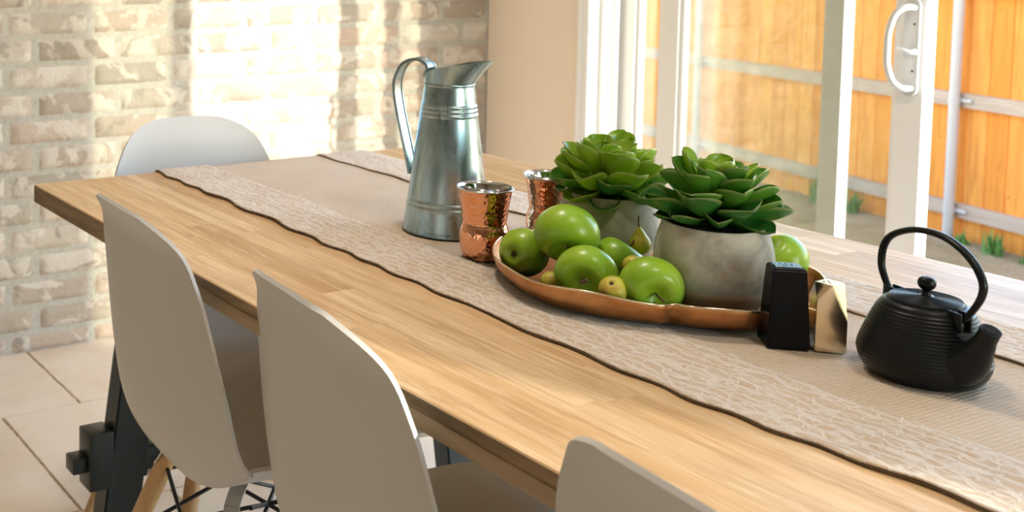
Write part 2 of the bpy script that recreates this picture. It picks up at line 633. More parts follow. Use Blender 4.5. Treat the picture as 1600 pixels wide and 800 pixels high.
M = dict(
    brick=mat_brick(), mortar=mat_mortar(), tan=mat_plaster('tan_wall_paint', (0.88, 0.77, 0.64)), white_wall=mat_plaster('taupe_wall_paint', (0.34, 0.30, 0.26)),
    ceiling=mat_plaster('ceiling_paint', (0.86, 0.84, 0.80)), trav=mat_travertine(), grout=mat_grout(), table=mat_table(), edge=mat_table_edge(),
    edge_pale=mat_wood('pale_edge_wood', (0.30, 0.20, 0.115), (0.46, 0.33, 0.20), (3, 20, 30), 0.5),
    fence=mat_fence(), rail=mat_rail(), ground=mat_ground(), burlap=mat_burlap(), lace=mat_lace(), galv=mat_galv(),
    copper=mat_hammer('hammered_copper', (0.84, 0.42, 0.24), 190, 0.12, 0.0010, 0.8),
    copper_smooth=mat_hammer('copper_lower', (0.80, 0.38, 0.21), 75, 0.20, 0.0014, 0.5),
    steel=MT('polished_steel', color=(0.72, 0.73, 0.73), metal=1.0, rough=0.10).m,
    bowl=mat_hammer('aged_copper_bowl', (0.46, 0.20, 0.075), 70, 0.42, 0.0016, 0.5, (0.62, 0.33, 0.14)),
    gold=MT('champagne_gold', color=(0.80, 0.66, 0.45), metal=1.0, rough=0.16).m,
    blackceramic=MT('black_ceramic', color=(0.003, 0.004, 0.006), rough=0.2, spec=0.14).m,
    concrete=mat_concrete(), apple=mat_apple(), pear=mat_pear(),
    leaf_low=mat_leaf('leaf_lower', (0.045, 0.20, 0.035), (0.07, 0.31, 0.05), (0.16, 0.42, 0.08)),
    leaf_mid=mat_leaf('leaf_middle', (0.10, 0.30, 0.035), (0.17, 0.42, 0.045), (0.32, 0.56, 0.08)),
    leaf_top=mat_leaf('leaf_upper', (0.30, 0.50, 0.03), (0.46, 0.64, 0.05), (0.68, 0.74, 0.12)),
    soil=MT('potting_soil', color=(0.012, 0.010, 0.008), rough=0.95).m,
    stem=MT('stem_brown', color=(0.10, 0.055, 0.025), rough=0.8).m,
    glass=mat_glass(), iron=mat_iron(), shell=mat_shell(),
    vinyl=MT('white_vinyl', color=(0.84, 0.83, 0.81), rough=0.4).m,
    handle=MT('white_enamel_metal', color=(0.60, 0.61, 0.60), rough=0.22, spec=0.6).m,
    dark=MT('dark_stained_wood', color=(0.014, 0.022, 0.021), rough=0.32).m,
    black=MT('black_wire', color=(0.012, 0.012, 0.012), rough=0.35, spec=0.5).m,
    zinc=MT('zinc_bracket', color=(0.62, 0.64, 0.63), metal=0.85, rough=0.45).m,
    beech=mat_wood('beech_leg', (0.50, 0.30, 0.13), (0.64, 0.41, 0.20), (30, 30, 3)),
    postmetal=MT('galvanized_post', color=(0.44, 0.36, 0.29), metal=0.1, rough=0.5).m,
    edge_shadow=MT('runner_edge_shadow', color=(0.10, 0.075, 0.04), rough=0.9).m,  # shade under the lace edge, put into a dark colour
    weed=MT('weed_green', color=(0.10, 0.20, 0.03), rough=0.7).m,
    fill_lamp_glass=MT('fill_lamp_diffuser', color=(0.9, 0.88, 0.84), rough=0.4).m,
    dark_steel=MT('dark_steel_seam', color=(0.10, 0.12, 0.12), metal=1.0, rough=0.45).m,
    hole=MT('dark_hole', color=(0.004, 0.004, 0.005), rough=0.9).m,
)

# ---------------------------------------------------------------- room shell
# brick wall (x = 0): bricks 254 x 76 mm on centre, flush smeared mortar
def build_brick_wall():
    bm = bmesh.new()
    l1 = bm.faces.layers.float.new('rnd')
    l2 = bm.faces.layers.float.new('rnd2')
    # mortar bed
    for f in box(bm, -0.12, 0.0, ROOM_Y0 - 0.1, ROOM_Y1 + 0.02, -0.02, ROOM_Z + 0.1, mi=1):
        pass
    row = 0
    z = 0.0529 - 0.0762
    rng = random.Random(3)
    while z < ROOM_Z:
        n = round((0.891 - z) / 0.0762)
        off = 1.0115 if n % 2 == 0 else 1.096
        k0 = int((ROOM_Y0 - off) / 0.254) - 1
        y = off + k0 * 0.254
        while y < ROOM_Y1:
            y0 = max(y + 0.0055, ROOM_Y0)
            y1 = min(y + 0.254 - 0.0055, ROOM_Y1)
            z0 = max(z + 0.0045, 0.0); z1 = min(z + 0.0762 - 0.0045, ROOM_Z)
            if y1 - y0 > 0.02 and z1 - z0 > 0.01:
                detail = y1 > 0.6 and z0 < 1.3
                ny, nz = (14, 6) if detail else (3, 2)
                a, b = rng.random(), rng.random()
                seed = Vector((rng.random() * 50, rng.random() * 50, 0))
                grid = []
                dy0, dy1 = rng.uniform(-0.002, 0.002), rng.uniform(-0.002, 0.002)
                tilt = rng.uniform(-0.0022, 0.0022)
                for i in range(ny + 1):
                    colv = []
                    for j in range(nz + 1):
                        u, v = i / ny, j / nz
                        yy = y0 + (y1 - y0) * u + dy0 * (1 - u) + dy1 * u
                        zz = z0 + (z1 - z0) * v
                        q = Vector((yy * 22, zz * 22, 0)) + seed
                        eu = min(u, 1 - u) * (y1 - y0); ev = min(v, 1 - v) * (z1 - z0)
                        e = min(eu, ev)
                        d = 0.0080 + 0.0045 * noise.noise(q) + 0.0030 * noise.noise(q * 3.1) + tilt * (u - 0.5) * 2
                        if e < 1e-5:
                            jit = 0.0022 * noise.noise(q * 2.3 + Vector((9, 0, 0)))
                            d = -0.004
                            if ev < 1e-5: zz += jit
                            if eu < 1e-5: yy += jit
                        elif e < 0.014:
                            d = min(d, 0.009) * (0.72 + 0.28 * e / 0.014)
                        colv.append(bm.verts.new((d, yy, zz)))
                    grid.append(colv)
                for i in range(ny):
                    for j in range(nz):
                        f = bm.faces.new((grid[i][j], grid[i + 1][j], grid[i + 1][j + 1], grid[i][j + 1]))
                        f[l1] = a; f[l2] = b
                        f.smooth = True
            y += 0.254
        z += 0.0762
        row += 1
    me = bpy.data.meshes.new('wall_left')
    bm.to_mesh(me); bm.free()
    me.materials.append(M['brick']); me.materials.append(M['mortar'])
    o = bpy.data.objects.new('wall_left', me)
    COL.objects.link(o)
    return tag(o, kind='structure')
build_brick_wall()

def wall_with_hole(name, axis, pos0, pos1, a0, a1, z0, z1, h, mat):
    """axis 'y': wall thickness between y=pos0..pos1, running along x a0..a1, hole h=(h0,h1,hz0,hz1)"""
    bm = bmesh.new()
    parts = []
    if h:
        parts += [(a0, h[0], z0, z1), (h[1], a1, z0, z1), (h[0], h[1], h[3], z1)]
        if h[2] > z0: parts.append((h[0], h[1], z0, h[2]))
    else:
        parts = [(a0, a1, z0, z1)]
    for (p0, p1, q0, q1) in parts:
        if axis == 'y': box(bm, p0, p1, pos0, pos1, q0, q1)
        else: box(bm, pos0, pos1, p0, p1, q0, q1)
    return tag(obj(name, bm, mat), kind='structure')

wall_with_hole('wall_back', 'y', ROOM_Y1, ROOM_Y1 + 0.16, 0.006, ROOM_X + 0.1, 0, ROOM_Z, (DOOR_X0 - 0.02, DOOR_X1 + 0.02, 0, DOOR_Z1 + 0.02), M['tan'])
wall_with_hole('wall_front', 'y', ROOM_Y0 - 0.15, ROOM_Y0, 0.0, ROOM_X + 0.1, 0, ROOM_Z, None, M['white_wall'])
wall_with_hole('wall_right', 'x', ROOM_X, ROOM_X + 0.15, ROOM_Y0, ROOM_Y1, 0, ROOM_Z, (1.0, 2.4, 0.3, 2.1), M['white_wall'])  # opening cut for the added fill window
tag(cbox('ceiling', (-0.1, ROOM_X + 0.15, ROOM_Y0 - 0.15, ROOM_Y1 + 0.16, ROOM_Z, ROOM_Z + 0.12), M['ceiling']), kind='structure')

def build_floor():
    bm = bmesh.new()
    lay = bm.faces.layers.float.new('rnd')
    box(bm, -0.1, ROOM_X + 0.15, ROOM_Y0 - 0.15, ROOM_Y1 + 0.16, -0.12, -0.0035, mi=1)
    rng = random.Random(11)
    xs = [0.0, 0.392, 0.888, 1.30, 1.70, 2.31, 2.72, 3.13, 3.74, 4.15, 4.76, ROOM_X]
    anchors = {0: 1.064, 1: 0.858}
    for i in range(len(xs) - 1):
        anc = anchors.get(i, 0.858 + 0.2032 * rng.randint(-2, 3))
        edges = [anc]
        while edges[-1] < ROOM_Y1: edges.append(edges[-1] + rng.choice([0.4064, 0.6096, 0.6096]))
        lo = anc
        low = []
        while lo > ROOM_Y0:
            lo -= rng.choice([0.4064, 0.6096]); low.append(lo)
        ys = list(reversed(low)) + edges
        for a, b in zip(ys, ys[1:]):
            y0, y1 = max(a + 0.0035, ROOM_Y0), min(b - 0.0035, ROOM_Y1)
            if y1 - y0 < 0.03: continue
            r = rng.random()
            fine = i < 3 and y1 > 0
            x0, x1 = xs[i] + 0.0022, xs[i + 1] - 0.0022
            n = 40 if fine else 2
            # top face with chipped edge outline
            loop = []
            for (p, q, steps) in (((x0, y0), (x1, y0), n), ((x1, y0), (x1, y1), n), ((x1, y1), (x0, y1), n), ((x0, y1), (x0, y0), n)):
                for s in range(steps):
                    t = s / steps
                    x = p[0] + (q[0] - p[0]) * t; y = p[1] + (q[1] - p[1]) * t
                    k = 0.0030 * noise.noise(Vector((x * 60, y * 60, r * 9))) if fine else 0
                    cx_, cy_ = (x0 + x1) / 2, (y0 + y1) / 2
                    x += (-1 if x > cx_ else 1) * max(0, k) if abs(q[1] - p[1]) > 1e-6 else 0
                    y += (-1 if y > cy_ else 1) * max(0, k) if abs(q[0] - p[0]) > 1e-6 else 0
                    loop.append((x, y))
            top = [bm.verts.new((x, y, 0.0)) for x, y in loop]
            bot = [bm.verts.new((x, y, -0.006)) for x, y in loop]
            f = bm.faces.new(top); f[lay] = r
            for s in range(len(top)):
                t = (s + 1) % len(top)
                g = bm.faces.new((top[s], bot[s], bot[t], top[t])); g[lay] = r
    return tag(obj('floor', bm, [M['trav'], M['grout']]), kind='structure')
build_floor()

# unseen window added in the side wall to let in cool fill light
def build_fill_window(name, axis, pos, a0, a1, z0, z1):
    root = empty(name, (0, 0, 0)); tag(root, kind='structure')
    bm = bmesh.new()
    w = 0.06
    def b(p0, p1, q0, q1):
        if axis == 'y': box(bm, p0, p1, pos, pos + 0.05, q0, q1)
        else: box(bm, pos, pos + 0.05, p0, p1, q0, q1)
    b(a0, a0 + w, z0, z1); b(a1 - w, a1, z0, z1); b(a0 + w, a1 - w, z0, z0 + w); b(a0 + w, a1 - w, z1 - w, z1)
    mid = (a0 + a1) / 2
    b(mid - w / 2, mid + w / 2, z0 + w, z1 - w)
    obj('fill_window_frame', bm, M['vinyl'], root)
    bm = bmesh.new()
    for p, q in ((a0 + w, mid - w / 2), (mid + w / 2, a1 - w)):
        if axis == 'y': box(bm, p, q, pos + 0.02, pos + 0.025, z0 + w, z1 - w)
        else: box(bm, pos + 0.02, pos + 0.025, p, q, z0 + w, z1 - w)
    obj('fill_window_pane', bm, M['glass'], root)
build_fill_window('fill_window', 'x', ROOM_X + 0.04, 1.0, 2.4, 0.3, 2.1)

# sliding glass door: two fixed panels at the ends, two sliding panels pushed open in front of them
def build_door():
    root = empty('door_1', (0, 0, 0)); tag(root, kind='structure')
    bm = bmesh.new()
    x0, x1, z1 = DOOR_X0, DOOR_X1, DOOR_Z1
    for xa, xb in ((x0 - 0.02, x0 + 0.022), (x1 - 0.022, x1 + 0.02)):
        box(bm, xa, xb, 2.736, 2.90, 0.0, z1, 0.002)
    for yy in (2.765, 2.822):
        box(bm, x0 + 0.022, x0 + 0.036, yy - 0.004, yy + 0.006, 0.0, z1, 0.001)
    box(bm, x0 - 0.02, x1 + 0.02, 2.736, 2.90, z1 - 0.04, z1 + 0.02, 0.002)
    box(bm, x0, x1, 2.736, 2.90, 0.0, 0.028, 0.002)
    for yy in (2.765, 2.80, 2.825):
        box(bm, x0, x1, yy - 0.003, yy + 0.003, 0.028, 0.042)
    obj('door_frame', bm, M['vinyl'], root)
    bm = bmesh.new()
    box(bm, x0 - 0.024, x0 + 0.018, 2.716, 2.7335, 0, z1 + 0.04, 0.003)
    box(bm, x0 - 0.018, x0 - 0.004, 2.709, 2.716, 0, z1 + 0.04, 0.002)
    box(bm, x1 - 0.018, x1 + 0.05, 2.716, 2.7335, 0, z1 + 0.04, 0.003)
    box(bm, x0 + 0.018, x1 - 0.018, 2.716, 2.7335, z1 - 0.03, z1 + 0.04, 0.003)
    obj('door_casing', bm, M['vinyl'], root)
    def panel(name, xa, xb, y, sl, sr, lip=0.012):
        th = 0.042
        bm = bmesh.new()
        zb, zt = 0.045, z1 - 0.045
        box(bm, xa, xa + sl, y, y + th, zb, zt, 0.002)
        box(bm, xb - sr, xb, y, y + th, zb, zt, 0.002)
        box(bm, xa + sl, xb - sr, y, y + th, zb, zb + 0.09, 0.002)
        box(bm, xa + sl, xb - sr, y, y + th, zt - 0.07, zt, 0.002)
        # glazing bead steps
        for (p, q) in ((xa + sl, xa + sl + lip), (xb - sr - lip, xb - sr)):
            box(bm, p, q, y + 0.010, y + th - 0.010, zb + 0.09, zt - 0.07, 0.001)
        pn = obj(name, bm, M['vinyl'], root)
        g = bmesh.new()
        box(g, xa + sl, xb - sr, y + 0.018, y + 0.024, zb + 0.09, zt - 0.07)
        obj('glass_pane', g, M['glass'], pn)
        return pn
    panel('fixed_panel', x0 + 0.022, 1.141, 2.845, 0.055, 0.046)
    sp = panel('sliding_panel', 0.650, 1.373, 2.778, 0.063, 0.063)
    # handle of the sliding panel: back plate, bow and thumb latch
    bm = bmesh.new()
    hx, hy = 1.347, 2.778
    pts = []
    n = 10
    for i in range(n + 1):
        a = PI * i / n
        pts.append((hx + 0.017 * math.cos(a), 0.101 * 1.0 + 0.017 * math.sin(a)))
    outline = [(hx + 0.017 * math.cos(PI * i / n), 0.908 + 0.098 + 0.017 * math.sin(PI * i / n)) for i in range(n + 1)]
    outline += [(hx - 0.017 * math.cos(PI * i / n), 0.908 - 0.098 - 0.017 * math.sin(PI * i / n)) for i in range(n + 1)]
    f1 = [bm.verts.new((x, hy - 0.0002, z)) for x, z in outline]
    f2 = [bm.verts.new((x, hy - 0.010, z)) for x, z in outline]
    bm.faces.new(f1); bm.faces.new(list(reversed(f2)))
    for i in range(len(f1)):
        j = (i + 1) % len(f1)
        bm.faces.new((f1[i], f1[j], f2[j], f2[i]))
    for z in (0.962, 0.852):
        c = [bm.verts.new((hx + 0.006 + 0.003 * math.cos(k * PI / 4), hy - 0.0105, z + 0.003 * math.sin(k * PI / 4))) for k in range(8)]
        f = bm.faces.new(c); f.material_index = 1
    obj('handle_plate', bm, [M['handle'], M['hole']], sp)
    bm = bmesh.new()
    P = catmull([(hx + 0.006, hy - 0.008, 1.000), (hx - 0.003, hy - 0.030, 1.001), (hx - 0.018, hy - 0.044, 0.985), (hx - 0.026, hy - 0.052, 0.945),
                 (hx - 0.027, hy - 0.053, 0.905), (hx - 0.026, hy - 0.052, 0.865), (hx - 0.018, hy - 0.044, 0.828), (hx - 0.003, hy - 0.030, 0.812), (hx + 0.006, hy - 0.008, 0.812)], 6)
    tube(bm, P, 0.0075, 12)
    obj('handle_bow', bm, M['handle'], sp, smooth=True)
    bm = bmesh.new()
    tube(bm, [(hx + 0.010, hy - 0.010, 0.898), (hx + 0.004, hy - 0.022, 0.896), (hx - 0.016, hy - 0.034, 0.908)], [0.008, 0.005, 0.0035], 10)
    obj('thumb_latch', bm, M['handle'], sp, smooth=True)
    panel('fixed_panel', 2.700, x1 - 0.022, 2.845, 0.046, 0.055)
    panel('sliding_panel', 2.560, 3.300, 2.778, 0.063, 0.063)
build_door()

# ---------------------------------------------------------------- outside: yard and fence
def build_ground():
    bm = bmesh.new()
    nx, ny = 60, 44
    V = {}
    for i in range(nx + 1):
        for j in range(ny + 1):
            x = -9 + 18 * i / nx
            y = 2.95 + 9 * j / ny
            slope = -0.74 * sstep(2.95, 5.6, y)
            z = slope - 0.03 + 0.03 * noise.noise(Vector((x * 1.1, y * 1.1, 0))) * sstep(3.2, 5, y) + 0.02 * noise.noise(Vector((x * 5, y * 5, 0)))
            V[i, j] = bm.verts.new((x, y, z))
    for i in range(nx):
        for j in range(ny):
            bm.faces.new((V[i, j], V[i + 1, j], V[i + 1, j + 1], V[i, j + 1]))
    tag(obj('ground', bm, M['ground'], smooth=True), 'dry straw-coloured lawn with green patches outside the glass door', 'ground', kind='structure')
build_ground()

FD = Vector((-0.9664, 0.2571, 0.0))
FN = Vector((-0.2571, -0.9664, 0.0))    # toward the house
FP = Vector((-0.814, 7.748, 0.0))
def fpt(s, d, z):
    p = FP + FD * s + FN * d
    return Vector((p.x, p.y, z))

def build_fence():
    root = empty('privacy_fence', fpt(0.5, 0, -0.76))
    inv = -root.location
    tag(root, 'orange cedar privacy fence with grey rails beyond the glass door', 'fence')
    bm = bmesh.new()
    lay = bm.faces.layers.float.new('rnd')
    rng = random.Random(5)
    s = -4.2
    while s < 8.5:
        w = 0.1385
        r = rng.random()
        top = 1.08 + rng.uniform(-0.004, 0.004)
        dep = rng.uniform(0.0, 0.004)
        c = [fpt(s + 0.0022, -0.045 - dep, 0), fpt(s + w - 0.0022, -0.045 - dep, 0), fpt(s + w - 0.0022, -0.062 - dep, 0), fpt(s + 0.0022, -0.062 - dep, 0)]
        lo = [bm.verts.new(Vector((p.x, p.y, -0.80)) + inv) for p in c]
        hi = [bm.verts.new(Vector((p.x, p.y, top)) + inv) for p in c]
        fs = [bm.faces.new(hi), bm.faces.new(list(reversed(lo)))]
        for i in range(4):
            j = (i + 1) % 4
            fs.append(bm.faces.new((lo[i], lo[j], hi[j], hi[i])))
        for f in fs: f[lay] = r
        s += 0.141
    obj('picket_panel', bm, M['fence'], root)
    for zr in (0.183, -0.530, 0.90):
        bm = bmesh.new()
        sv = -4.2
        c = [(-4.2, 0.0), (8.5, 0.0), (8.5, -0.044), (-4.2, -0.044)]
        lo = [bm.verts.new(fpt(a, b, zr - 0.089) + inv) for a, b in c]
        hi = [bm.verts.new(fpt(a, b, zr) + inv) for a, b in c]
        bm.faces.new(hi); bm.faces.new(list(reversed(lo)))
        for i in range(4):
            j = (i + 1) % 4
            bm.faces.new((lo[i], lo[j], hi[j], hi[i]))
        obj('rail', bm, M['rail'], root)
    for sp in (0.475, 2.9, 5.3, -2.0):
        bm = bmesh.new()
        p = fpt(sp, 0.032, 0) + inv
        tube(bm, [(p.x, p.y, 0.0), (p.x, p.y, 1.72)], 0.030, 20)
        post = obj('fence_post', bm, M['postmetal'], root, smooth=True, sharp=50)
        for zr in (0.183 - 0.045, -0.530 - 0.045):
            bm = bmesh.new()
            q = fpt(sp, 0.032, zr) + inv
            tube(bm, [(q.x, q.y, q.z - 0.02), (q.x, q.y, q.z + 0.02)], 0.034, 20)
            a = fpt(sp - 0.10, 0.003, zr) + inv; b = fpt(sp + 0.02, 0.003, zr) + inv
            tube(bm, [a, b], 0.016, 8)
            obj('post_bracket', bm, M['postmetal'], post, smooth=True, sharp=50)
build_fence()

def build_weed(loc, h, n, seed, label):
    rng = random.Random(seed)
    bm = bmesh.new()
    for i in range(n):
        a = rng.uniform(0, 2 * PI); lean = rng.uniform(0.05, 0.5); hh = h * rng.uniform(0.5, 1.0)
        w = rng.uniform(0.006, 0.014)
        b = Vector((rng.uniform(-0.05, 0.05), rng.uniform(-0.04, 0.04), -0.01))
        d = Vector((math.cos(a), math.sin(a), 0)); sd = Vector((-d.y, d.x, 0))
        prev = None
        for k in range(5):
            t = k / 4
            p = b + d * (lean * hh * t * t) + Vector((0, 0, hh * t))
            ww = w * (1 - t) ** 0.7 + 0.0005
            l, r_ = bm.verts.new(p - sd * ww), bm.verts.new(p + sd * ww + Vector((0, 0, 0.001)))
            if prev: bm.faces.new((prev[0], prev[1], r_, l))
            prev = (l, r_)
    o = obj('weed', bm, M['weed'], loc=loc)
    tag(o, label, 'weed', 'weeds along the foot of the fence')
for (s, h, n, lb) in ((0.34, 0.10, 26, 'green weed tuft at the foot of the fence beside the metal post'),
                      (0.12, 0.17, 36, 'tallest green weed tuft at the fence base, right of the metal post'),
                      (-0.12, 0.11, 30, 'short green weed tuft at the fence base, rightmost in the photo'),
                      (1.50, 0.26, 40, 'large leafy weed at the fence base seen between the two door stiles'),
                      (1.23, 0.18, 34, 'smaller green weed at the fence base left of the handle stile')):
    p = fpt(s, 0.06, 0)
    build_weed((p.x, p.y, -0.775), h, n, int(s * 100) + 300, lb)

# ---------------------------------------------------------------- added ceiling fill lamps, out of view
for (loc, size, watts), lt in zip(FILL_LAMPS, fill_lamp_lights):
    root = empty('fill_lamp', (loc[0], loc[1], ROOM_Z))
    tag(root, 'round white fill lamp, added and unseen, above the ' + ('far end of the table' if loc[0] < 2 else 'near end of the table'), 'lamp', 'added fill lamps')
    bm = bmesh.new()
    lathe(bm, [(0.17, -0.001), (0.17, -0.05), (0.155, -0.06), (0.155, -0.03), (0.0005, -0.03)], 48, close_bottom=True)
    obj('fill_lamp_housing', bm, M['vinyl'], root, smooth=True, sharp=40)
    lt.location = (loc[0], loc[1], ROOM_Z - 0.065)

# ---------------------------------------------------------------- dining table
TX0, TX1, TY0, TY1, TTH = 1.051, 3.12, 0.702, 1.641, 0.0315
def build_table():
    root = empty('dining_table', ((TX0 + TX1) / 2, (TY0 + TY1) / 2, 0))
    tag(root, 'long butcher-block wooden dining table on a dark trestle base', 'table')
    L = root.location
    bm = bmesh.new()
    l1 = bm.faces.layers.float.new('rnd'); l2 = bm.faces.layers.float.new('rnd2')
    rng = random.Random(21)
    rows = 19
    h = (TY1 - TY0) / rows
    for r in range(rows):
        y0 = TY0 + r * h; y1 = y0 + h
        x = TX0 - rng.uniform(0, 0.3)
        while x < TX1:
            ln = rng.uniform(0.28, 0.72)
            a, b = max(x, TX0), min(x + ln, TX1)
            if b - a > 0.001:
                v = [bm.verts.new((a - L.x, y0 - L.y, ZT)), bm.verts.new((b - L.x, y0 - L.y, ZT)), bm.verts.new((b - L.x, y1 - L.y, ZT)), bm.verts.new((a - L.x, y1 - L.y, ZT))]
                f = bm.faces.new(v)
                f[l1] = rng.random(); f[l2] = rng.random()
            x += ln
    # eased arris and sides
    zb = ZT - TTH
    e = 0.0015
    X0, X1, Y0, Y1 = TX0 - L.x, TX1 - L.x, TY0 - L.y, TY1 - L.y
    ring0 = [bm.verts.new(p) for p in ((X0, Y0, ZT), (X1, Y0, ZT), (X1, Y1, ZT), (X0, Y1, ZT))]
    ring1 = [bm.verts.new(p) for p in ((X0 - e, Y0 - e, ZT - e), (X1 + e, Y0 - e, ZT - e), (X1 + e, Y1 + e, ZT - e), (X0 - e, Y1 + e, ZT - e))]
    ring2 = [bm.verts.new(p) for p in ((X0 - e, Y0 - e, zb), (X1 + e, Y0 - e, zb), (X1 + e, Y1 + e, zb), (X0 - e, Y1 + e, zb))]
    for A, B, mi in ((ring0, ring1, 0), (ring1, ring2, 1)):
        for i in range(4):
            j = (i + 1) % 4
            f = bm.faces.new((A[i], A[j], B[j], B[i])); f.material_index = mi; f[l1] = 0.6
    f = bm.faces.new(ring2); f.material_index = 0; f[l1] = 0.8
    top = bpy.data.meshes.new('tabletop')
    bm.normal_update()
    bm.to_mesh(top); bm.free()
    top.materials.append(M['table_local']); top.materials.append(M['edge'])
    o = bpy.data.objects.new('tabletop', top); COL.objects.link(o); o.parent = root
    # dark trestle: an A frame near each end and one long stretcher
    def bx(name, x0, x1, y0, y1, z0, z1, bev=0.003, par=root):
        bm = bmesh.new()
        box(bm, x0 - L.x, x1 - L.x, y0 - L.y, y1 - L.y, z0, z1, bev)
        return obj(name, bm, M['dark'], par, smooth=True, sharp=35)
    cy = (TY0 + TY1) / 2
    for (fx0, fx1) in ((1.175, 1.222), (2.949, 2.996)):
        for sgn in (-1, 1):
            bm = bmesh.new()
            # y positions of the leg at z = top and z = 0
            zt_ = ZT - TTH - 0.04
            yt, yb = sgn * 0.3425, sgn * 0.4355
            w = 0.070
            pts = [(yt, zt_), (yt - sgn * w, zt_), (yb - sgn * w, 0.0), (yb, 0.0)]
            lo = [bm.verts.new((fx0 - L.x, cy - L.y + a, b)) for a, b in pts]
            hi = [bm.verts.new((fx1 - L.x, cy - L.y + a, b)) for a, b in pts]
            bm.faces.new(lo); bm.faces.new(list(reversed(hi)))
            for i in range(4):
                j = (i + 1) % 4
                bm.faces.new((lo[i], lo[j], hi[j], hi[i]))
            bmesh.ops.bevel(bm, geom=bm.edges[:], offset=0.003, segments=2, affect='EDGES')
            obj('leg', bm, M['dark'], root, smooth=True, sharp=35)
        bx('top_beam', fx0, fx1, cy - 0.40, cy + 0.40, ZT - TTH - 0.04, ZT - TTH - 0.0005)
        cb = bx('cross_beam', fx0 + 0.004, fx1 - 0.004, cy - 0.4150, cy + 0.4150, 0.220, 0.272)
        for sgn in (-1, 1):
            y_in, y_out = cy + sgn * 0.3935, cy + sgn * 0.4395
            bx('wedge_block', fx0 + 0.002, fx1 + 0.004, min(y_in, y_out), max(y_in, y_out), 0.216, 0.317, 0.003, cb)
            y_o2 = cy + sgn * 0.4660
            bx('peg', fx0 + 0.006, fx1 - 0.006, min(y_out, y_o2), max(y_out, y_o2), 0.248, 0.275, 0.002, cb)
    bx('stretcher', 1.222, 2.949, cy - 0.025, cy + 0.025, 0.50, 0.58)
    # paler strip of wood under the edge on both long sides
    for y0, y1 in ((TY0 - 0.0032, TY0 + 0.018), (TY1 - 0.018, TY1 + 0.0032)):
        bm = bmesh.new()
        box(bm, 1.38 - L.x, 2.98 - L.x, y0 - L.y, y1 - L.y, ZT - TTH - 0.0008, ZT - 0.0150, 0.0010)
        obj('edge_strip', bm, M['edge_pale'], root)
    return root
# the wood pattern is laid out in the tabletop's own coordinates
M['table_local'] = M['table']
TABLE = build_table()

# ---------------------------------------------------------------- runner
def build_runner():
    cxr, cyr = 1.9, 1.185
    root = empty('table_runner', (cxr, cyr, ZT))
    tag(root, 'long beige burlap table runner with lace borders down the table', 'table runner')
    X0, X1 = TX0 - 0.004, TX1 + 0.004
    def sheet(bm, ya, yb, zoff, n_x, n_y, ripple, thick, wob=0.004, seed=0.0, drop=0.17):
        """ya,yb functions of x. Sheet follows the top, then hangs down over both ends."""
        total = (X1 - X0) + 2 * drop
        rows = []
        for i in range(n_x + 1):
            s = -drop + total * i / n_x
            if s < 0: x, z, nx = X0 - 0.004 - zoff, ZT + s, 1
            elif s > X1 - X0: x, z, nx = X1 + 0.004 + zoff, ZT - (s - (X1 - X0)), 1
            else: x, z, nx = X0 + s, ZT + 0.0005, 0
            row = []
            xx = max(X0, min(X1, x))
            a, b = ya(xx), yb(xx)
            for j in range(n_y + 1):
                t = j / n_y
                y = a + (b - a) * t
                rp = ripple * (0.5 + 0.5 * noise.noise(Vector((xx * 9 + seed, y * 26, 0)))) + ripple * 0.5 * abs(noise.noise(Vector((xx * 30 + seed, y * 60, 3))))
                if nx == 0:
                    row.append((x, y, z + zoff + rp))
                else:
                    row.append((x + (-1 if s < 0 else 1) * rp, y, z))
            rows.append(row)
        V = [[bm.verts.new((p[0] - cxr, p[1] - cyr, p[2] - ZT)) for p in r] for r in rows]
        for i in range(n_x):
            for j in range(n_y):
                bm.faces.new((V[i][j], V[i + 1][j], V[i + 1][j + 1], V[i][j + 1]))
        return V
    nz = lambda x, k, s, a: a * noise.noise(Vector((x * k, s, 0)))
    near_out = lambda x: 0.003 * math.sin(x * 62 + 2 * math.sin(x * 11)) + 0.935 + 0.012 * math.sin((x - 1.05) * 2.1 + 1.9) + 0.030 * sstep(2.15, 2.6, x) + nz(x, 14, 1, 0.0045)
    near_in = lambda x: 0.004 * abs(math.sin(x * 40)) + 1.055 + nz(x, 9, 2, 0.006) + nz(x, 40, 5, 0.002)
    far_in = lambda x: 0.003 * math.sin(x * 55) + 1.316 + nz(x, 10, 3, 0.006) - 0.030 * sstep(2.15, 2.5, x)
    far_out = lambda x: 1.432 + nz(x, 12, 4, 0.005) - 0.035 * sstep(2.15, 2.5, x)
    bm = bmesh.new()
    sheet(bm, lambda x: near_out(x) + 0.004, lambda x: far_out(x) - 0.004, 0.0004, 240, 40, 0.0008, 0, seed=1)
    o = obj('burlap', bm, M['burlap'], root, smooth=True)
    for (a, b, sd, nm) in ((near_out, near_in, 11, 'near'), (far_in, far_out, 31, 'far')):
        bm = bmesh.new()
        sheet(bm, a, b, 0.0022, 460, 26, 0.0030, 0, seed=sd)
        o = obj('lace_border', bm, M['lace'], root, smooth=True)
        sm = o.modifiers.new('thickness', 'SOLIDIFY'); sm.thickness = 0.0012; sm.offset = -1
        # dark tube standing in for the shadow line along the outer (camera-side) edge
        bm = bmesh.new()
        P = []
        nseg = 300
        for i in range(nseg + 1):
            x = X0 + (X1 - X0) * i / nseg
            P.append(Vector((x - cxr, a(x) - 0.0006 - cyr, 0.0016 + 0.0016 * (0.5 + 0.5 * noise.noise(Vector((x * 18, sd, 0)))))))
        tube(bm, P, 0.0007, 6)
        obj('edge_shadow_line', bm, M['edge_shadow'], root, smooth=True)
build_runner()
ZR = ZT + 0.0035     # top of the cloth

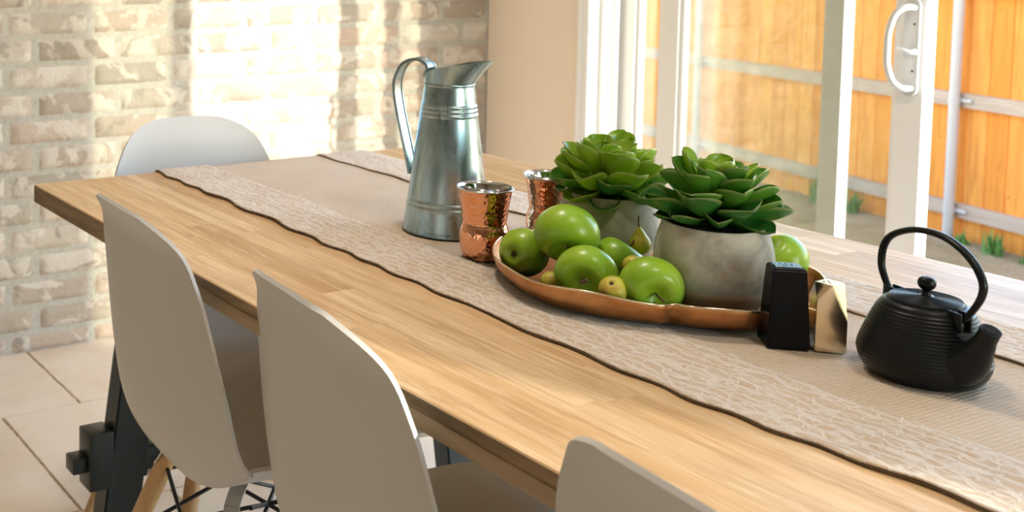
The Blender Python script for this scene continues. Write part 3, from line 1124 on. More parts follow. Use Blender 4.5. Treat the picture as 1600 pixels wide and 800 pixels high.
# ---------------------------------------------------------------- chairs
def shell_mesh():
    ztop, zbot, lean, flare, wmid, wseat = 0.7979, 0.4175, 0.0768, 0.0297, 0.1988, 0.1854
    wrapB, wrapS, tipn, tipe, D, zf, c, pw, wtop, fl_len = 0.0232, 0.0602, 0.1502, 2.8, 0.4155, 0.4557, 0.05, 3.47, 0.1466, 0.0310
    spine = [(D, zf - .035), (D - .004, zf - .012), (D - .027, zf), (D - .092, zf - .002), (.60 * D, zf * .45 + zbot * .55), (.42 * D, zbot + .002),
             (c * 1.15, zbot + .001), (c * .55, zbot + .022), (c * .22, zbot + .066), (.006, zbot + .125)]
    z0 = zbot + .125
    for k in range(1, 7):
        z = z0 + (ztop - z0) * k / 6
        spine.append((.006 - lean * (z - z0) * (.55 + .45 * k / 6) - flare * math.exp(-(ztop - z) / fl_len * 1.5) * (1 if k > 1 else 0), z))
    P = catmull([(0, a, b) for a, b in spine], 8)
    S = [0.0]
    for a, b in zip(P, P[1:]): S.append(S[-1] + (b - a).length)
    tot = S[-1]
    def at(t):
        s = max(0, min(1, t)) * tot
        for k in range(len(S) - 1):
            if s <= S[k + 1] + 1e-9:
                return P[k].lerp(P[k + 1], (s - S[k]) / (S[k + 1] - S[k]))
        return P[-1]
    wt = [(0, .7 * wseat), (.05, .83 * wseat), (.12, .94 * wseat), (.25, wseat), (.42, wseat), (.55, .5 * (wseat + wmid)), (.7, wmid), (.85, .5 * (wmid + wtop)), (1, wtop)]
    ht = [(0, 0), (.06, .07 * wrapS), (.14, .35 * wrapS), (.28, .72 * wrapS), (.42, wrapS), (.52, wrapS * 1.02), (.64, .45 * wrapS + .5 * wrapB), (.76, wrapB), (.86, .7 * wrapB), (.94, .35 * wrapB), (1, .05 * wrapB)]
    def smooth_tab(tab, t):
        return sum(interp(tab, max(0, min(1, t + d))) for d in (-.05, -.03, -.015, 0, .015, .03, .05)) / 7
    bm = bmesh.new()
    fn = 0.06
    half = [math.sin(PI / 2 * k / 24) ** (2 / tipe) for k in range(25)]
    half[0] = 0.0
    us = [-u for u in reversed(half[1:])] + half
    def lim(u):
        u = min(1.0, abs(u))
        return fn * (1 - (1 - u ** 2.2) ** (1 / 2.2)) / tot, 1 - tipn * (1 - (1 - u ** tipe) ** (1 / tipe)) / tot
    grid = []
    nv = 80
    for u in us:
        t0, t1 = lim(u)
        colm = []
        for i in range(nv + 1):
            v = i / nv
            v = 0.5 * v + 0.5 * math.sin(PI / 2 * v)          # denser toward the top
            t = t0 + (t1 - t0) * v
            p = at(t)
            tg = (at(t + .04) - at(t - .04)).normalized()
            nrm = Vector((0, tg.z, -tg.y))
            dt = (1 - t) * tot
            kt = max(0.0, 1 - max(0.0, 1 - dt / tipn) ** tipe) ** (1 / tipe) if dt < tipn else 1.0
            w = smooth_tab(wt, t)
            rel = min(1.0, abs(u) / max(kt, 0.50))
            colm.append(bm.verts.new(p + Vector((u * w, 0, 0)) + nrm * (smooth_tab(ht, t) * rel ** pw)))
        grid.append(colm)
    for a_, b_ in zip(grid, grid[1:]):
        for i in range(nv):
            bm.faces.new((a_[i], b_[i], b_[i + 1], a_[i + 1]))
    bmesh.ops.recalc_face_normals(bm, faces=bm.faces)
    # solid shell 6 mm thick with rounded rim
    me = bpy.data.meshes.new('shell')
    bm.to_mesh(me); bm.free()
    me.materials.append(M['shell'])
    for p in me.polygons: p.use_smooth = True
    return me

SHELL = None
def build_chair(loc, rz, label):
    global SHELL
    root = empty('dining_chair', loc, rz)
    tag(root, label, 'chair', 'white shell chairs around the table')
    if SHELL is None: SHELL = shell_mesh()
    me = SHELL
    sh = bpy.data.objects.new('seat_shell', me); COL.objects.link(sh); sh.parent = root
    so = sh.modifiers.new('thickness', 'SOLIDIFY'); so.thickness = 0.0055; so.offset = 0
    bv = sh.modifiers.new('rim', 'BEVEL'); bv.width = 0.0022; bv.segments = 3; bv.limit_method = 'ANGLE'; bv.angle_limit = math.radians(50)
    wn_ = sh.modifiers.new('normals', 'WEIGHTED_NORMAL')
    cy = 0.205
    tops = [(-0.106, cy - 0.115), (0.106, cy - 0.115), (0.106, cy + 0.115), (-0.106, cy + 0.115)]
    feet = [(-0.215, cy - 0.235), (0.215, cy - 0.235), (0.215, cy + 0.215), (-0.215, cy + 0.215)]
    zt_ = 0.372
    for (tx, ty), (fx, fy) in zip(tops, feet):
        a = Vector((tx, ty, zt_)); b = Vector((fx, fy, 0.0))
        bm = bmesh.new()
        pts = [a.lerp(b, t) for t in (0, 0.03, 0.1, 0.5, 0.95, 1.0)]
        tube(bm, pts, [0.0115, 0.0135, 0.0150, 0.0145, 0.0105, 0.0100], 20)
        # bevel the top where the bracket seats, and slot it
        leg = obj('leg', bm, M['beech'], root, smooth=True, sharp=50)
        # bracket: zinc strap from under the seat down onto the outside of the leg top
        out = Vector((tx, ty - cy, 0)).normalized()
        side = Vector((-out.y, out.x, 0))
        d = (b - a).normalized()
        bm = bmesh.new()
        path = [Vector((tx * 0.72, cy + (ty - cy) * 0.72, 0.4125)), Vector((tx * 0.93, cy + (ty - cy) * 0.93, 0.400)), a + out * 0.003 + Vector((0, 0, 0.018)), a + d * 0.004 + out * 0.012, a + d * 0.016 + out * 0.0148]
        prev = None
        for p in path:
            l, r_ = p - side * 0.011, p + side * 0.011
            if prev:
                pl, pr = prev
                tgt = (p - (pl + pr) / 2).normalized()
                nn = tgt.cross(side).normalized() * 0.0011
                vs = [bm.verts.new(x) for x in (pl - nn, pr - nn, r_ - nn, l - nn, pl + nn, pr + nn, r_ + nn, l + nn)]
                for f in ((0, 1, 2, 3), (7, 6, 5, 4), (0, 4, 5, 1), (1, 5, 6, 2), (2, 6, 7, 3), (3, 7, 4, 0)):
                    bm.faces.new([vs[i] for i in f])
            prev = (l, r_)
        obj('bracket', bm, M['zinc'], leg)
        bm = bmesh.new()
        c = a + d * 0.040
        tube(bm, [c + out * 0.0125, c + out * 0.0185], 0.0058, 16)
        obj('bolt', bm, M['zinc'], leg, smooth=True, sharp=40)
    # black wire cross braces
    at = lambda k, t: Vector((tops[k][0], tops[k][1], zt_)).lerp(Vector((feet[k][0], feet[k][1], 0)), t)
    mid = Vector((0, cy, 0.17))
    wires = []
    for k in range(4):
        n = (k + 1) % 4
        wires.append((at(k, 0.04), at(n, 0.36)))
        wires.append((at(n, 0.04), at(k, 0.36)))
        wires.append((at(k, 0.36), Vector((0, cy, 0.345)).lerp(at((k + 2) % 4, 0.04), 0.5)))
    for a, b in wires:
        bm = bmesh.new()
        tube(bm, [a, b], 0.0032, 10)
        obj('wire_strut', bm, M['black'], root, smooth=True, sharp=60)
    return root

build_chair((1.5455, 0.6752, 0), -0.0584, 'white shell dining chair nearest the brick wall, on the near side of the table')
build_chair((1.9719, 0.6752, 0), -0.1189, 'middle white shell dining chair on the near side, between two others')
build_chair((2.445, 0.668, 0), -0.12, 'white shell dining chair at the bottom right, only its top edge in view')
build_chair((0.955, 1.078, 0), -PI / 2 - 0.1041, 'white shell dining chair at the far head of the table before the brick wall')

# ---------------------------------------------------------------- jug
def build_jug():
    ax, ay = 1.632, 1.143
    root = empty('pitcher', (ax, ay, ZT + 0.0028))
    tag(root, 'tall galvanized metal pitcher with strap handle standing on the runner', 'pitcher')
    sd = Vector((0.908, 0.419, 0)).normalized()     # spout direction
    sp = Vector((-sd.y, sd.x, 0))
    ang = math.atan2(sd.y, sd.x)
    bm = bmesh.new()
    prof = [(0.0615, 0.0), (0.0640, 0.0012), (0.0640, 0.004), (0.0632, 0.006)]
    def cone(z): return 0.0632 + (0.0360 - 0.0632) * (z - 0.006) / (0.220 - 0.006)
    z = 0.010
    while z < 0.219:
        r = cone(z)
        for c, hw, am in ((0.0400, 0.0028, 0.0011), (0.0475, 0.0028, 0.0011), (0.1770, 0.0028, 0.0011), (0.1835, 0.0024, 0.0010), (0.1900, 0.0024, 0.0010)):
            d = abs(z - c)
            if d < hw: r += am * math.cos(d / hw * PI / 2)
        prof.append((r, z))
        z += 0.0009
    prof += [(0.0362, 0.2195), (0.0372, 0.2205), (0.0372, 0.2225), (0.0362, 0.2235), (0.0352, 0.2235), (0.0350, 0.215), (0.0618, 0.006), (0.0005, 0.003)]
    lathe(bm, prof, 96)
    obj('body', bm, M['galv'], root, smooth=True, sharp=60)
    bm = bmesh.new()
    tube(bm, [(0.0637 * math.cos(2 * PI * k / 72), 0.0637 * math.sin(2 * PI * k / 72), 0.0013) for k in range(73)], 0.0014, 8, caps=False)
    obj('base_ring', bm, M['dark_steel'], root, smooth=True)
    # slanting spout collar
    bm = bmesh.new()
    seg = 72
    nk = 10
    rows = []
    for side, off in ((0, 0.0), (1, -0.0010)):
        for k in range(nk + 1):
            t = k / nk
            if side: t = 1 - t
            row = []
            for i in range(seg):
                a = 2 * PI * i / seg
                f = (0.5 + 0.5 * math.cos(a))            # 1 at the spout
                f2 = f ** 1.6
                rim_r = 0.0350 + 0.030 * f2
                rim_z = 0.2280 + 0.0305 * f ** 0.6
                narrow = 1 - 0.30 * t * f2 * abs(math.sin(a)) * 1.2
                r0 = 0.0358
                tt = t ** 1.15
                r = r0 + (rim_r - r0) * tt + off
                zz = 0.2215 + (rim_z - 0.2215) * t
                x = r * math.cos(a); y = r * math.sin(a) * narrow
                row.append(bm.verts.new((x * sd.x + y * sp.x, x * sd.y + y * sp.y, zz)))
            rows.append(row)
    for k in range(len(rows) - 1):
        for i in range(seg):
            j = (i + 1) % seg
            bm.faces.new((rows[k][i], rows[k][j], rows[k + 1][j], rows[k + 1][i]))
    obj('spout', bm, M['galv'], root, smooth=True, sharp=50)
    # strap handle
    pts2 = [(-0.0340, 0.2310), (-0.0300, 0.2450), (-0.0380, 0.2530), (-0.0519, 0.2556), (-0.0702, 0.2475), (-0.0815, 0.2270), (-0.0835, 0.2070), (-0.0782, 0.1751), (-0.0706, 0.1433), (-0.0590, 0.0960), (-0.0560, 0.0800)]
    P = catmull([(a, 0, b) for a, b in pts2], 8)
    bm = bmesh.new()
    hw, th = 0.0135, 0.0008
    rings = []
    for i, p in enumerate(P):
        t = (P[min(i + 1, len(P) - 1)] - P[max(i - 1, 0)]).normalized()
        n = Vector((-t.z, 0, t.x))
        ring = []
        # rolled (beaded) edges: thicker at both sides
        for (b, c) in ((-hw, -0.0022), (-hw, 0.0022), (-hw + 0.0022, 0.0022), (-hw + 0.003, th), (hw - 0.003, th), (hw - 0.0022, 0.0022), (hw, 0.0022), (hw, -0.0022), (hw - 0.0022, -0.0022), (hw - 0.003, -th), (-hw + 0.003, -th), (-hw + 0.0022, -0.0022)):
            q = p + n * c
            ring.append(bm.verts.new((q.x * sd.x + b * sp.x, q.x * sd.y + b * sp.y, q.z)))
        rings.append(ring)
    for k in range(len(rings) - 1):
        for i in range(12):
            j = (i + 1) % 12
            bm.faces.new((rings[k][i], rings[k][j], rings[k + 1][j], rings[k + 1][i]))
    bm.faces.new(rings[0]); bm.faces.new(rings[-1])
    obj('handle', bm, M['galv'], root, smooth=True, sharp=40)
build_jug()

# ---------------------------------------------------------------- copper cups
def build_cup(loc, label, rz=0.0):
    root = empty('tumbler', loc, rz)
    tag(root, label, 'cup', 'hammered copper tumblers')
    bm = bmesh.new()
    outer = [(0.0235, 0.0), (0.0262, 0.0010), (0.0290, 0.0060), (0.0315, 0.0145), (0.0328, 0.0235), (0.0331, 0.0315), (0.0325, 0.0385), (0.0308, 0.0445), (0.0293, 0.0480), (0.0290, 0.0505), (0.0293, 0.0530),
             (0.0300, 0.0580), (0.0315, 0.0700), (0.0333, 0.0820), (0.0352, 0.0925), (0.0362, 0.0960)]
    P = catmull([(r, 0, z) for r, z in outer], 4)
    lathe(bm, [(p.x, p.z) for p in P], 96)
    obj('body', bm, M['copper'], root, smooth=True)
    bm = bmesh.new()
    ring = [(0.0362, 0.0955), (0.0378, 0.0962), (0.0384, 0.0975), (0.0376, 0.0988), (0.0360, 0.0985), (0.0346, 0.0940), (0.0326, 0.0820), (0.0308, 0.0700), (0.0285, 0.0510), (0.0315, 0.0315), (0.0280, 0.0080), (0.0004, 0.0050)]
    lathe(bm, ring, 96, close_bottom=False)
    obj('lining', bm, M['steel'], root, smooth=True, sharp=70)
build_cup((1.770, 1.088, ZT + 0.0030), 'hammered copper tumbler in front of the metal pitcher, fully in view')
build_cup((1.750, 1.230, ZT + 0.0030), 'hammered copper tumbler half hidden behind the green apples', 1.0)

# ---------------------------------------------------------------- leaf-shaped copper bowl
BC = Vector((1.965, 1.18, ZT + 0.0034))
def bowl_r(a):
    # world angle; a fold (notch) toward the camera-right side
    r = 0.188 + 0.006 * math.sin(3 * a + 0.8) + 0.004 * math.sin(5 * a + 2.0)
    an = math.atan2(1.055 - 1.18, 2.105 - 1.965)
    d = (a - an + PI) % (2 * PI) - PI
    r -= 0.010 * math.exp(-(d / 0.07) ** 2)
    return r
def bowl_z(a):
    return 0.0315 + 0.0022 * math.sin(4 * a + 0.5) + 0.0015 * math.sin(9 * a)
def build_bowl():
    root = empty('serving_bowl', BC)
    tag(root, 'wide shallow hammered copper bowl with wavy rim holding apples and pots', 'bowl')
    bm = bmesh.new()
    seg = 160
    prof = [(0.0, 0.0), (0.55, 0.0), (0.74, 0.0003), (0.84, 0.0015), (0.905, 0.006), (0.950, 0.013), (0.978, 0.022), (0.994, 0.031), (1.0, 0.036)]
    an = math.atan2(1.055 - 1.18, 2.105 - 1.965)
    rows = []
    layers = [(f, z, 0.0) for f, z in prof] + [(f, z, 0.0022) for f, z in reversed(prof)]
    for (f, z, up) in layers:
        row = []
        for i in range(seg):
            a = 2 * PI * i / seg
            R = bowl_r(a)
            r = max(0.0004, f * R - (0.0012 if up else 0))
            zz = z / 0.036 * bowl_z(a) + up
            d = (a - an + PI) % (2 * PI) - PI
            if f > 0.75:
                zz -= 0.0015 * math.exp(-(d / 0.05) ** 2)
                r -= 0.006 * math.exp(-(d / 0.035) ** 2) * (f - 0.75) / 0.25
            rip = 0.0006 * noise.noise(Vector((math.cos(a) * 14, math.sin(a) * 14, f * 3))) * (1 if f > 0.9 else 0)
            row.append(bm.verts.new((r * math.cos(a), r * math.sin(a), zz + rip * 2)))
        rows.append(row)
    for k in range(len(rows) - 1):
        for i in range(seg):
            j = (i + 1) % seg
            bm.faces.new((rows[k][i], rows[k][j], rows[k + 1][j], rows[k + 1][i]))
    bmesh.ops.remove_doubles(bm, verts=bm.verts, dist=0.0002)
    obj('dish', bm, M['bowl'], root, smooth=True, sharp=70)
    # bright worn rim line
    bm = bmesh.new()
    P = []
    for i in range(seg + 1):
        a = 2 * PI * i / seg
        d = (a - an + PI) % (2 * PI) - PI
        r = bowl_r(a) - 0.006 * math.exp(-(d / 0.035) ** 2) - 0.0006
        zz = bowl_z(a) + 0.0013 - 0.0015 * math.exp(-(d / 0.05) ** 2)
        P.append((r * math.cos(a), r * math.sin(a), zz))
    tube(bm, P, 0.0014, 8, caps=False)
    obj('rim', bm, M['gold'], root, smooth=True)
build_bowl()
ZB = BC.z + 0.0024     # inside floor of the bowl

# ---------------------------------------------------------------- potted succulents
def leaf_mesh(variant, mat):
    """leaf along +x, length 1, blade width ~0.5, cupped, pointed tip"""
    rng = random.Random(variant)
    bm = bmesh.new()
    la = bm.verts.layers.float.new('along'); le = bm.verts.layers.float.new('edge')
    nu, nv = 12, 18
    curl = rng.uniform(0.0, 0.20)
    cup = rng.uniform(0.14, 0.24)
    twist = rng.uniform(-0.15, 0.15)
    wid = rng.uniform(0.24, 0.31)
    wav = rng.uniform(0.02, 0.05); ph = rng.uniform(0, 6)
    rows = []
    for i in range(nv + 1):
        t = i / nv
        # width profile: narrow base, widest at 0.68, short acute tip
        if t < 0.66: w = wid * (0.30 + 0.70 * math.sin(t / 0.66 * PI / 2) ** 1.5)
        else:
            s = (t - 0.66) / 0.34
            w = wid * max(0.0, (1 - s ** 2.3)) ** 0.72
        row = []
        for j in range(nu + 1):
            u = -1 + 2 * j / nu
            y = u * w
            z = cup * (abs(u) ** 1.9) * (w / wid) + curl * (t ** 2.2) - 0.05 * math.sin(t * PI)
            z += twist * y * t + wav * math.sin(7.0 * t + ph + (1.3 if u > 0 else 0)) * abs(u) ** 2
            y *= 1 + 0.10 * math.sin(5 * t + ph) * (1 if u > 0 else 0.3)
            th = 0.0
            if t > 0.97: z += 0.02
            v = bm.verts.new((t, y, z))
            v[la] = t; v[le] = max(abs(u), (t - 0.7) / 0.3 if t > 0.7 else 0) if True else 0
            row.append(v)
        rows.append(row)
    # underside, slightly offset for fleshy thickness
    rows2 = []
    for i in range(nv + 1):
        t = i / nv
        row = []
        for j in range(nu + 1):
            u = -1 + 2 * j / nu
            o = rows[i][j].co
            thick = 0.052 * (1 - abs(u) ** 2.5) * (1 - t ** 5) + 0.012
            v = bm.verts.new((o.x, o.y, o.z - thick))
            v[la] = t; v[le] = rows[i][j][le]
            row.append(v)
        rows2.append(row)
    for i in range(nv):
        for j in range(nu):
            bm.faces.new((rows[i][j], rows[i + 1][j], rows[i + 1][j + 1], rows[i][j + 1]))
            bm.faces.new((rows2[i][j], rows2[i][j + 1], rows2[i + 1][j + 1], rows2[i + 1][j]))
    for i in range(nv):
        bm.faces.new((rows[i][0], rows2[i][0], rows2[i + 1][0], rows[i + 1][0]))
        bm.faces.new((rows[i][nu], rows[i + 1][nu], rows2[i + 1][nu], rows2[i][nu]))
    for j in range(nu):
        bm.faces.new((rows[0][j], rows[0][j + 1], rows2[0][j + 1], rows2[0][j]))
        bm.faces.new((rows[nv][j], rows2[nv][j], rows2[nv][j + 1], rows[nv][j + 1]))
    bmesh.ops.recalc_face_normals(bm, faces=bm.faces)
    me = bpy.data.meshes.new('leaf')
    bm.to_mesh(me); bm.free()
    me.materials.append(mat)
    for p in me.polygons: p.use_smooth = True
    me.set_sharp_from_angle(angle=math.radians(75))
    return me
LEAVES = {k: [leaf_mesh(10 * i + s, M[k]) for i in range(6)] for s, k in enumerate(('leaf_low', 'leaf_mid', 'leaf_top'))}

def build_plant(loc, label, seed, rot, scale, tilt=(0, 0), stretch=1.0, bright=False, rise=1.0):
    rng = random.Random(seed)
    root = empty('potted_succulent', loc)
    tag(root, label, 'potted plant', 'succulents in concrete pots in the bowl')
    bm = bmesh.new()
    prof = [(0.0430, 0.0), (0.0455, 0.0012), (0.0475, 0.006), (0.0520, 0.018), (0.0575, 0.030), (0.0612, 0.043), (0.0630, 0.056), (0.0625, 0.070), (0.0603, 0.083), (0.0572, 0.094), (0.0550, 0.101), (0.0540, 0.1035), (0.0518, 0.1040), (0.0500, 0.1020), (0.0498, 0.0960), (0.0498, 0.0900)]
    P = catmull([(r, 0, z) for r, z in prof], 4)
    lathe(bm, [(p.x * scale, p.z * scale) for p in P], 80, rfun=lambda r, z, a: r * (1 + 0.006 * noise.noise(Vector((math.cos(a) * 2, math.sin(a) * 2, z * 25 + seed)))))
    obj('pot', bm, M['concrete'], root, smooth=True, sharp=60)
    bm = bmesh.new()
    lathe(bm, [(0.0497 * scale, 0.088 * scale), (0.0497 * scale, 0.0955 * scale), (0.030 * scale, 0.0975 * scale), (0.0004, 0.099 * scale)], 40)
    obj('soil', bm, M['soil'], root)
    bm = bmesh.new()
    z0 = 0.096 * scale
    tube(bm, [(0, 0, z0 - 0.004), (0, 0, z0 + 0.05)], [0.009, 0.004], 10)
    obj('stem', bm, M['stem'], root, smooth=True)
    # whorls: count, elevation, length, base height, kind
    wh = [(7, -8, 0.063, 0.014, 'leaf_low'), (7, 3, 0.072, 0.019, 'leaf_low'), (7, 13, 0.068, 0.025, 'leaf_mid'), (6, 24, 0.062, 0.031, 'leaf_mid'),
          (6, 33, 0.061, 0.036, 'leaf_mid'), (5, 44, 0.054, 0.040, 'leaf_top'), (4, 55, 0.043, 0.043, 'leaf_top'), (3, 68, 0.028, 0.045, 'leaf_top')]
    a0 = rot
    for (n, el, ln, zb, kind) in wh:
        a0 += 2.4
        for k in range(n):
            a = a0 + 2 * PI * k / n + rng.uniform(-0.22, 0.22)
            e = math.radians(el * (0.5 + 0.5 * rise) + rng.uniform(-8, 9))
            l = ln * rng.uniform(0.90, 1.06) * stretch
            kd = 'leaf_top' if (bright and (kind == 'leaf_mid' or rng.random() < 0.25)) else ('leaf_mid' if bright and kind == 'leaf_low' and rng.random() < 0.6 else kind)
            me = rng.choice(LEAVES[kd])
            o = bpy.data.objects.new('leaf', me); COL.objects.link(o); o.parent = root
            tiltd = tilt[0] * math.cos(a) + tilt[1] * math.sin(a)
            R_ = Matrix.Rotation(a, 4, 'Z') @ Matrix.Rotation(-(e + tiltd), 4, 'Y') @ Matrix.Rotation(rng.uniform(-0.25, 0.25), 4, 'X')
            T_ = Matrix.Translation((0.005 * math.cos(a), 0.005 * math.sin(a), z0 + zb * rise + rng.uniform(-0.002, 0.002)))
            S_ = Matrix.Diagonal((l, l * rng.uniform(0.95, 1.12), l, 1))
            o.matrix_basis = T_ @ R_ @ S_
build_plant((2.062, 1.163, ZB + 0.0005), 'succulent in a grey concrete pot, front right one in the copper bowl', 5, 0.4, 1.0, tilt=(0.06, -0.10), stretch=1.03)
build_plant((1.885, 1.192, ZB + 0.0005), 'succulent in a grey concrete pot, rear one behind the apples', 9, 1.3, 0.98, tilt=(0.0, 0.05), stretch=1.12, bright=True, rise=0.72)

# ---------------------------------------------------------------- fruit
def build_apple(c, r, axis, spin, label, stem=True, calyx=True, stem_len=1.0):
    root = empty('apple', c)
    q = Vector((0, 0, 1)).rotation_difference(Vector(axis).normalized())
    root.rotation_mode = 'QUATERNION'
    root.rotation_quaternion = q @ Matrix.Rotation(spin, 3, 'Z').to_quaternion()
    tag(root, label, 'apple', 'green apples in the copper bowl')
    bm = bmesh.new()
    prof = []
    n = 40
    for i in range(n + 1):
        t = PI * i / n
        z = -math.cos(t) * 0.90
        rr = math.sin(t) * (1.0 + 0.05 * -math.cos(t))
        z -= 0.40 * math.exp(-((PI - t) / 0.44) ** 2)
        z += 0.26 * math.exp(-(t / 0.36) ** 2)
        prof.append((max(rr, 0.002) * r, z * r))
    lathe(bm, prof, 56, close_bottom=True, close_top=True, rfun=lambda R_, z, a: R_ * (1 + 0.018 * math.cos(5 * a + 0.6) * max(0, -z / r) + 0.01 * math.cos(2 * a)))
    obj('body', bm, M['apple'], root, smooth=True)
    if stem:
        bm = bmesh.new()
        P = catmull([(0, 0, 0.46 * r), (0.02 * r, 0, 0.70 * r), (0.10 * r, 0.02 * r, (0.90 + 0.18 * stem_len) * r), (0.26 * r * stem_len, 0.04 * r, (0.94 + 0.22 * stem_len) * r)], 4)
        tube(bm, P, [0.0016 * (0.75 if k < len(P) - 3 else 1.15) for k in range(len(P))], 8)
        obj('stem', bm, M['stem'], root, smooth=True)
    if calyx:
        bm = bmesh.new()
        for k in range(5):
            a = 2 * PI * k / 5
            P = [(0.03 * r * math.cos(a), 0.03 * r * math.sin(a), -0.62 * r), (0.10 * r * math.cos(a), 0.10 * r * math.sin(a), -0.69 * r), (0.06 * r * math.cos(a + .3), 0.06 * r * math.sin(a + .3), -0.77 * r)]
            tube(bm, P, [0.0012, 0.0013, 0.0004], 6)
        obj('calyx', bm, M['stem'], root, smooth=True)

GA = 'green apple '
build_apple((1.8690, 1.0620, 0.7580), 0.0312, (-0.217, 0.972, -0.087), 0.3, GA + 'at the left end of the bowl showing its dark blossom end')
build_apple((1.9270, 1.0745, 0.7955), 0.0385, (0.564, -0.528, -0.635), 0.2, GA + 'on top of the pile, the largest and highest one')
build_apple((1.9865, 1.0444, 0.7625), 0.0355, (0.511, -0.860, -0.018), 1.1, GA + 'with its long stem pointing at the rim, below the top apple', stem_len=1.5)
build_apple((1.9580, 1.1300, 0.7600), 0.0325, (0.20, 0.55, 0.80), 2.0, GA + 'in the middle, mostly hidden behind the front apples')
build_apple((2.0550, 1.0700, 0.7650), 0.0345, (0.824, -0.539, -0.174), 0.5, GA + 'at the front right, before the large concrete pot', stem_len=0.3)
build_apple((2.0450, 1.3080, 0.7630), 0.0325, (-0.304, -0.620, 0.723), 0.5, GA + 'at the right end of the bowl behind the black shaker', stem_len=0.6)

def build_pear(c, r, axis, neck, label, stem=True, stem_len=0.012):
    root = empty('small_pear', c)
    root.rotation_mode = 'QUATERNION'
    root.rotation_quaternion = Vector((0, 0, 1)).rotation_difference(Vector(axis).normalized())
    tag(root, label, 'pear', 'small yellow-green pears in the bowl')
    bm = bmesh.new()
    prof = []
    n = 26
    for i in range(n + 1):
        t = PI * i / n
        z = -math.cos(t)
        rr = math.sin(t)
        if z > 0:
            rr *= 1 - 0.42 * neck * sstep(0, 0.9, z)
            z *= 1 + 0.75 * neck
        z += 0.14 * math.exp(-(t / 0.3) ** 2)
        z -= 0.05 * math.exp(-((PI - t) / 0.3) ** 2)
        prof.append((max(rr, 0.01) * r, z * r))
    lathe(bm, prof, 36, close_bottom=True, close_top=True)
    obj('body', bm, M['pear'], root, smooth=True)
    bm = bmesh.new()
    for k in range(5):
        a = 2 * PI * k / 5
        tube(bm, [(0.0006 * math.cos(a), 0.0006 * math.sin(a), -0.84 * r), (0.0022 * math.cos(a), 0.0022 * math.sin(a), -0.93 * r)], [0.0012, 0.0006], 6)
    obj('calyx', bm, M['stem'], root, smooth=True)
    if stem:
        zt_ = (1 + 0.75 * neck) * r
        bm = bmesh.new()
        P = catmull([(0, 0, zt_ - 0.003), (0, 0, zt_ + stem_len * 0.4), (0.002, -0.001, zt_ + stem_len)], 4)
        tube(bm, P, 0.0009, 8)
        obj('stem', bm, M['stem'], root, smooth=True)
PG = 'small yellow-green pear '
build_pear((1.9630, 1.1610, 0.7800), 0.0128, (-0.05, -0.10, 1.0), 1.0, PG + 'standing upright with a thin stem between the two pots', stem_len=0.014)
build_pear((2.0360, 1.0330, 0.7600), 0.0160, (-0.334, 0.612, -0.717), 0.3, PG + 'at the front between the two front apples, round end showing', stem=False)
build_pear((2.0020, 1.1040, 0.7700), 0.0125, (-0.266, 0.935, -0.236), 0.5, PG + 'behind the front right apple with dark blossom end showing', stem=False)
build_pear((1.9480, 1.0300, 0.7445), 0.0135, (0.6, 0.7, 0.1), 0.5, PG + 'low against the rim below the leftmost apples', stem=False)
build_pear((2.1080, 1.1880, 0.7520), 0.0103, (-0.63, 0.73, -0.267), 0.3, PG + 'against the rim between the front pot and black shaker', stem=False)

# ---------------------------------------------------------------- shakers
def build_black_shaker():
    a = Vector((2.166, 1.114, 0)); b = Vector((2.193, 1.147, 0))
    u = (b - a).normalized(); v = Vector((-u.y, u.x, 0))       # v points away from the camera
    if v.x > 0: v = -v
    w0, d0, w1, d1, H = 0.0420, 0.036, 0.0315, 0.026, 0.0850
    c = a + u * w0 / 2 + v * d0 / 2
    root = empty('pepper_shaker', (c.x, c.y, ZT + 0.0030), math.atan2(u.y, u.x))
    tag(root, 'glossy black tapered square shaker with pierced top, beside the gold one', 'shaker')
    bm = bmesh.new()
    def quad(w, d, z): return [bm.verts.new((sx * w / 2, sy * d / 2, z)) for sx, sy in ((-1, -1), (1, -1), (1, 1), (-1, 1))]
    rings = [quad(w0, d0, 0.0), quad(w1 + 0.001, d1 + 0.001, H - 0.001), quad(w1 - 0.004, d1 - 0.004, H + 0.0015)]
    for A, B in zip(rings, rings[1:]):
        for i in range(4):
            j = (i + 1) % 4
            bm.faces.new((A[i], A[j], B[j], B[i]))
    bm.faces.new(list(reversed(rings[0]))); bm.faces.new(rings[-1])
    bmesh.ops.bevel(bm, geom=bm.edges[:], offset=0.0012, segments=3, affect='EDGES')
    obj('body', bm, M['blackceramic'], root, smooth=True, sharp=35)
    bm = bmesh.new()
    for (x, y) in ((0, 0.005), (-0.006, 0.003), (0.006, 0.003), (-0.004, -0.004), (0.004, -0.004), (0, -0.001)):
        vs = [bm.verts.new((x + 0.0013 * math.cos(k * PI / 4), y + 0.0013 * math.sin(k * PI / 4), H + 0.0017)) for k in range(8)]
        bm.faces.new(vs)
    obj('shaker_holes', bm, M['hole'], root)

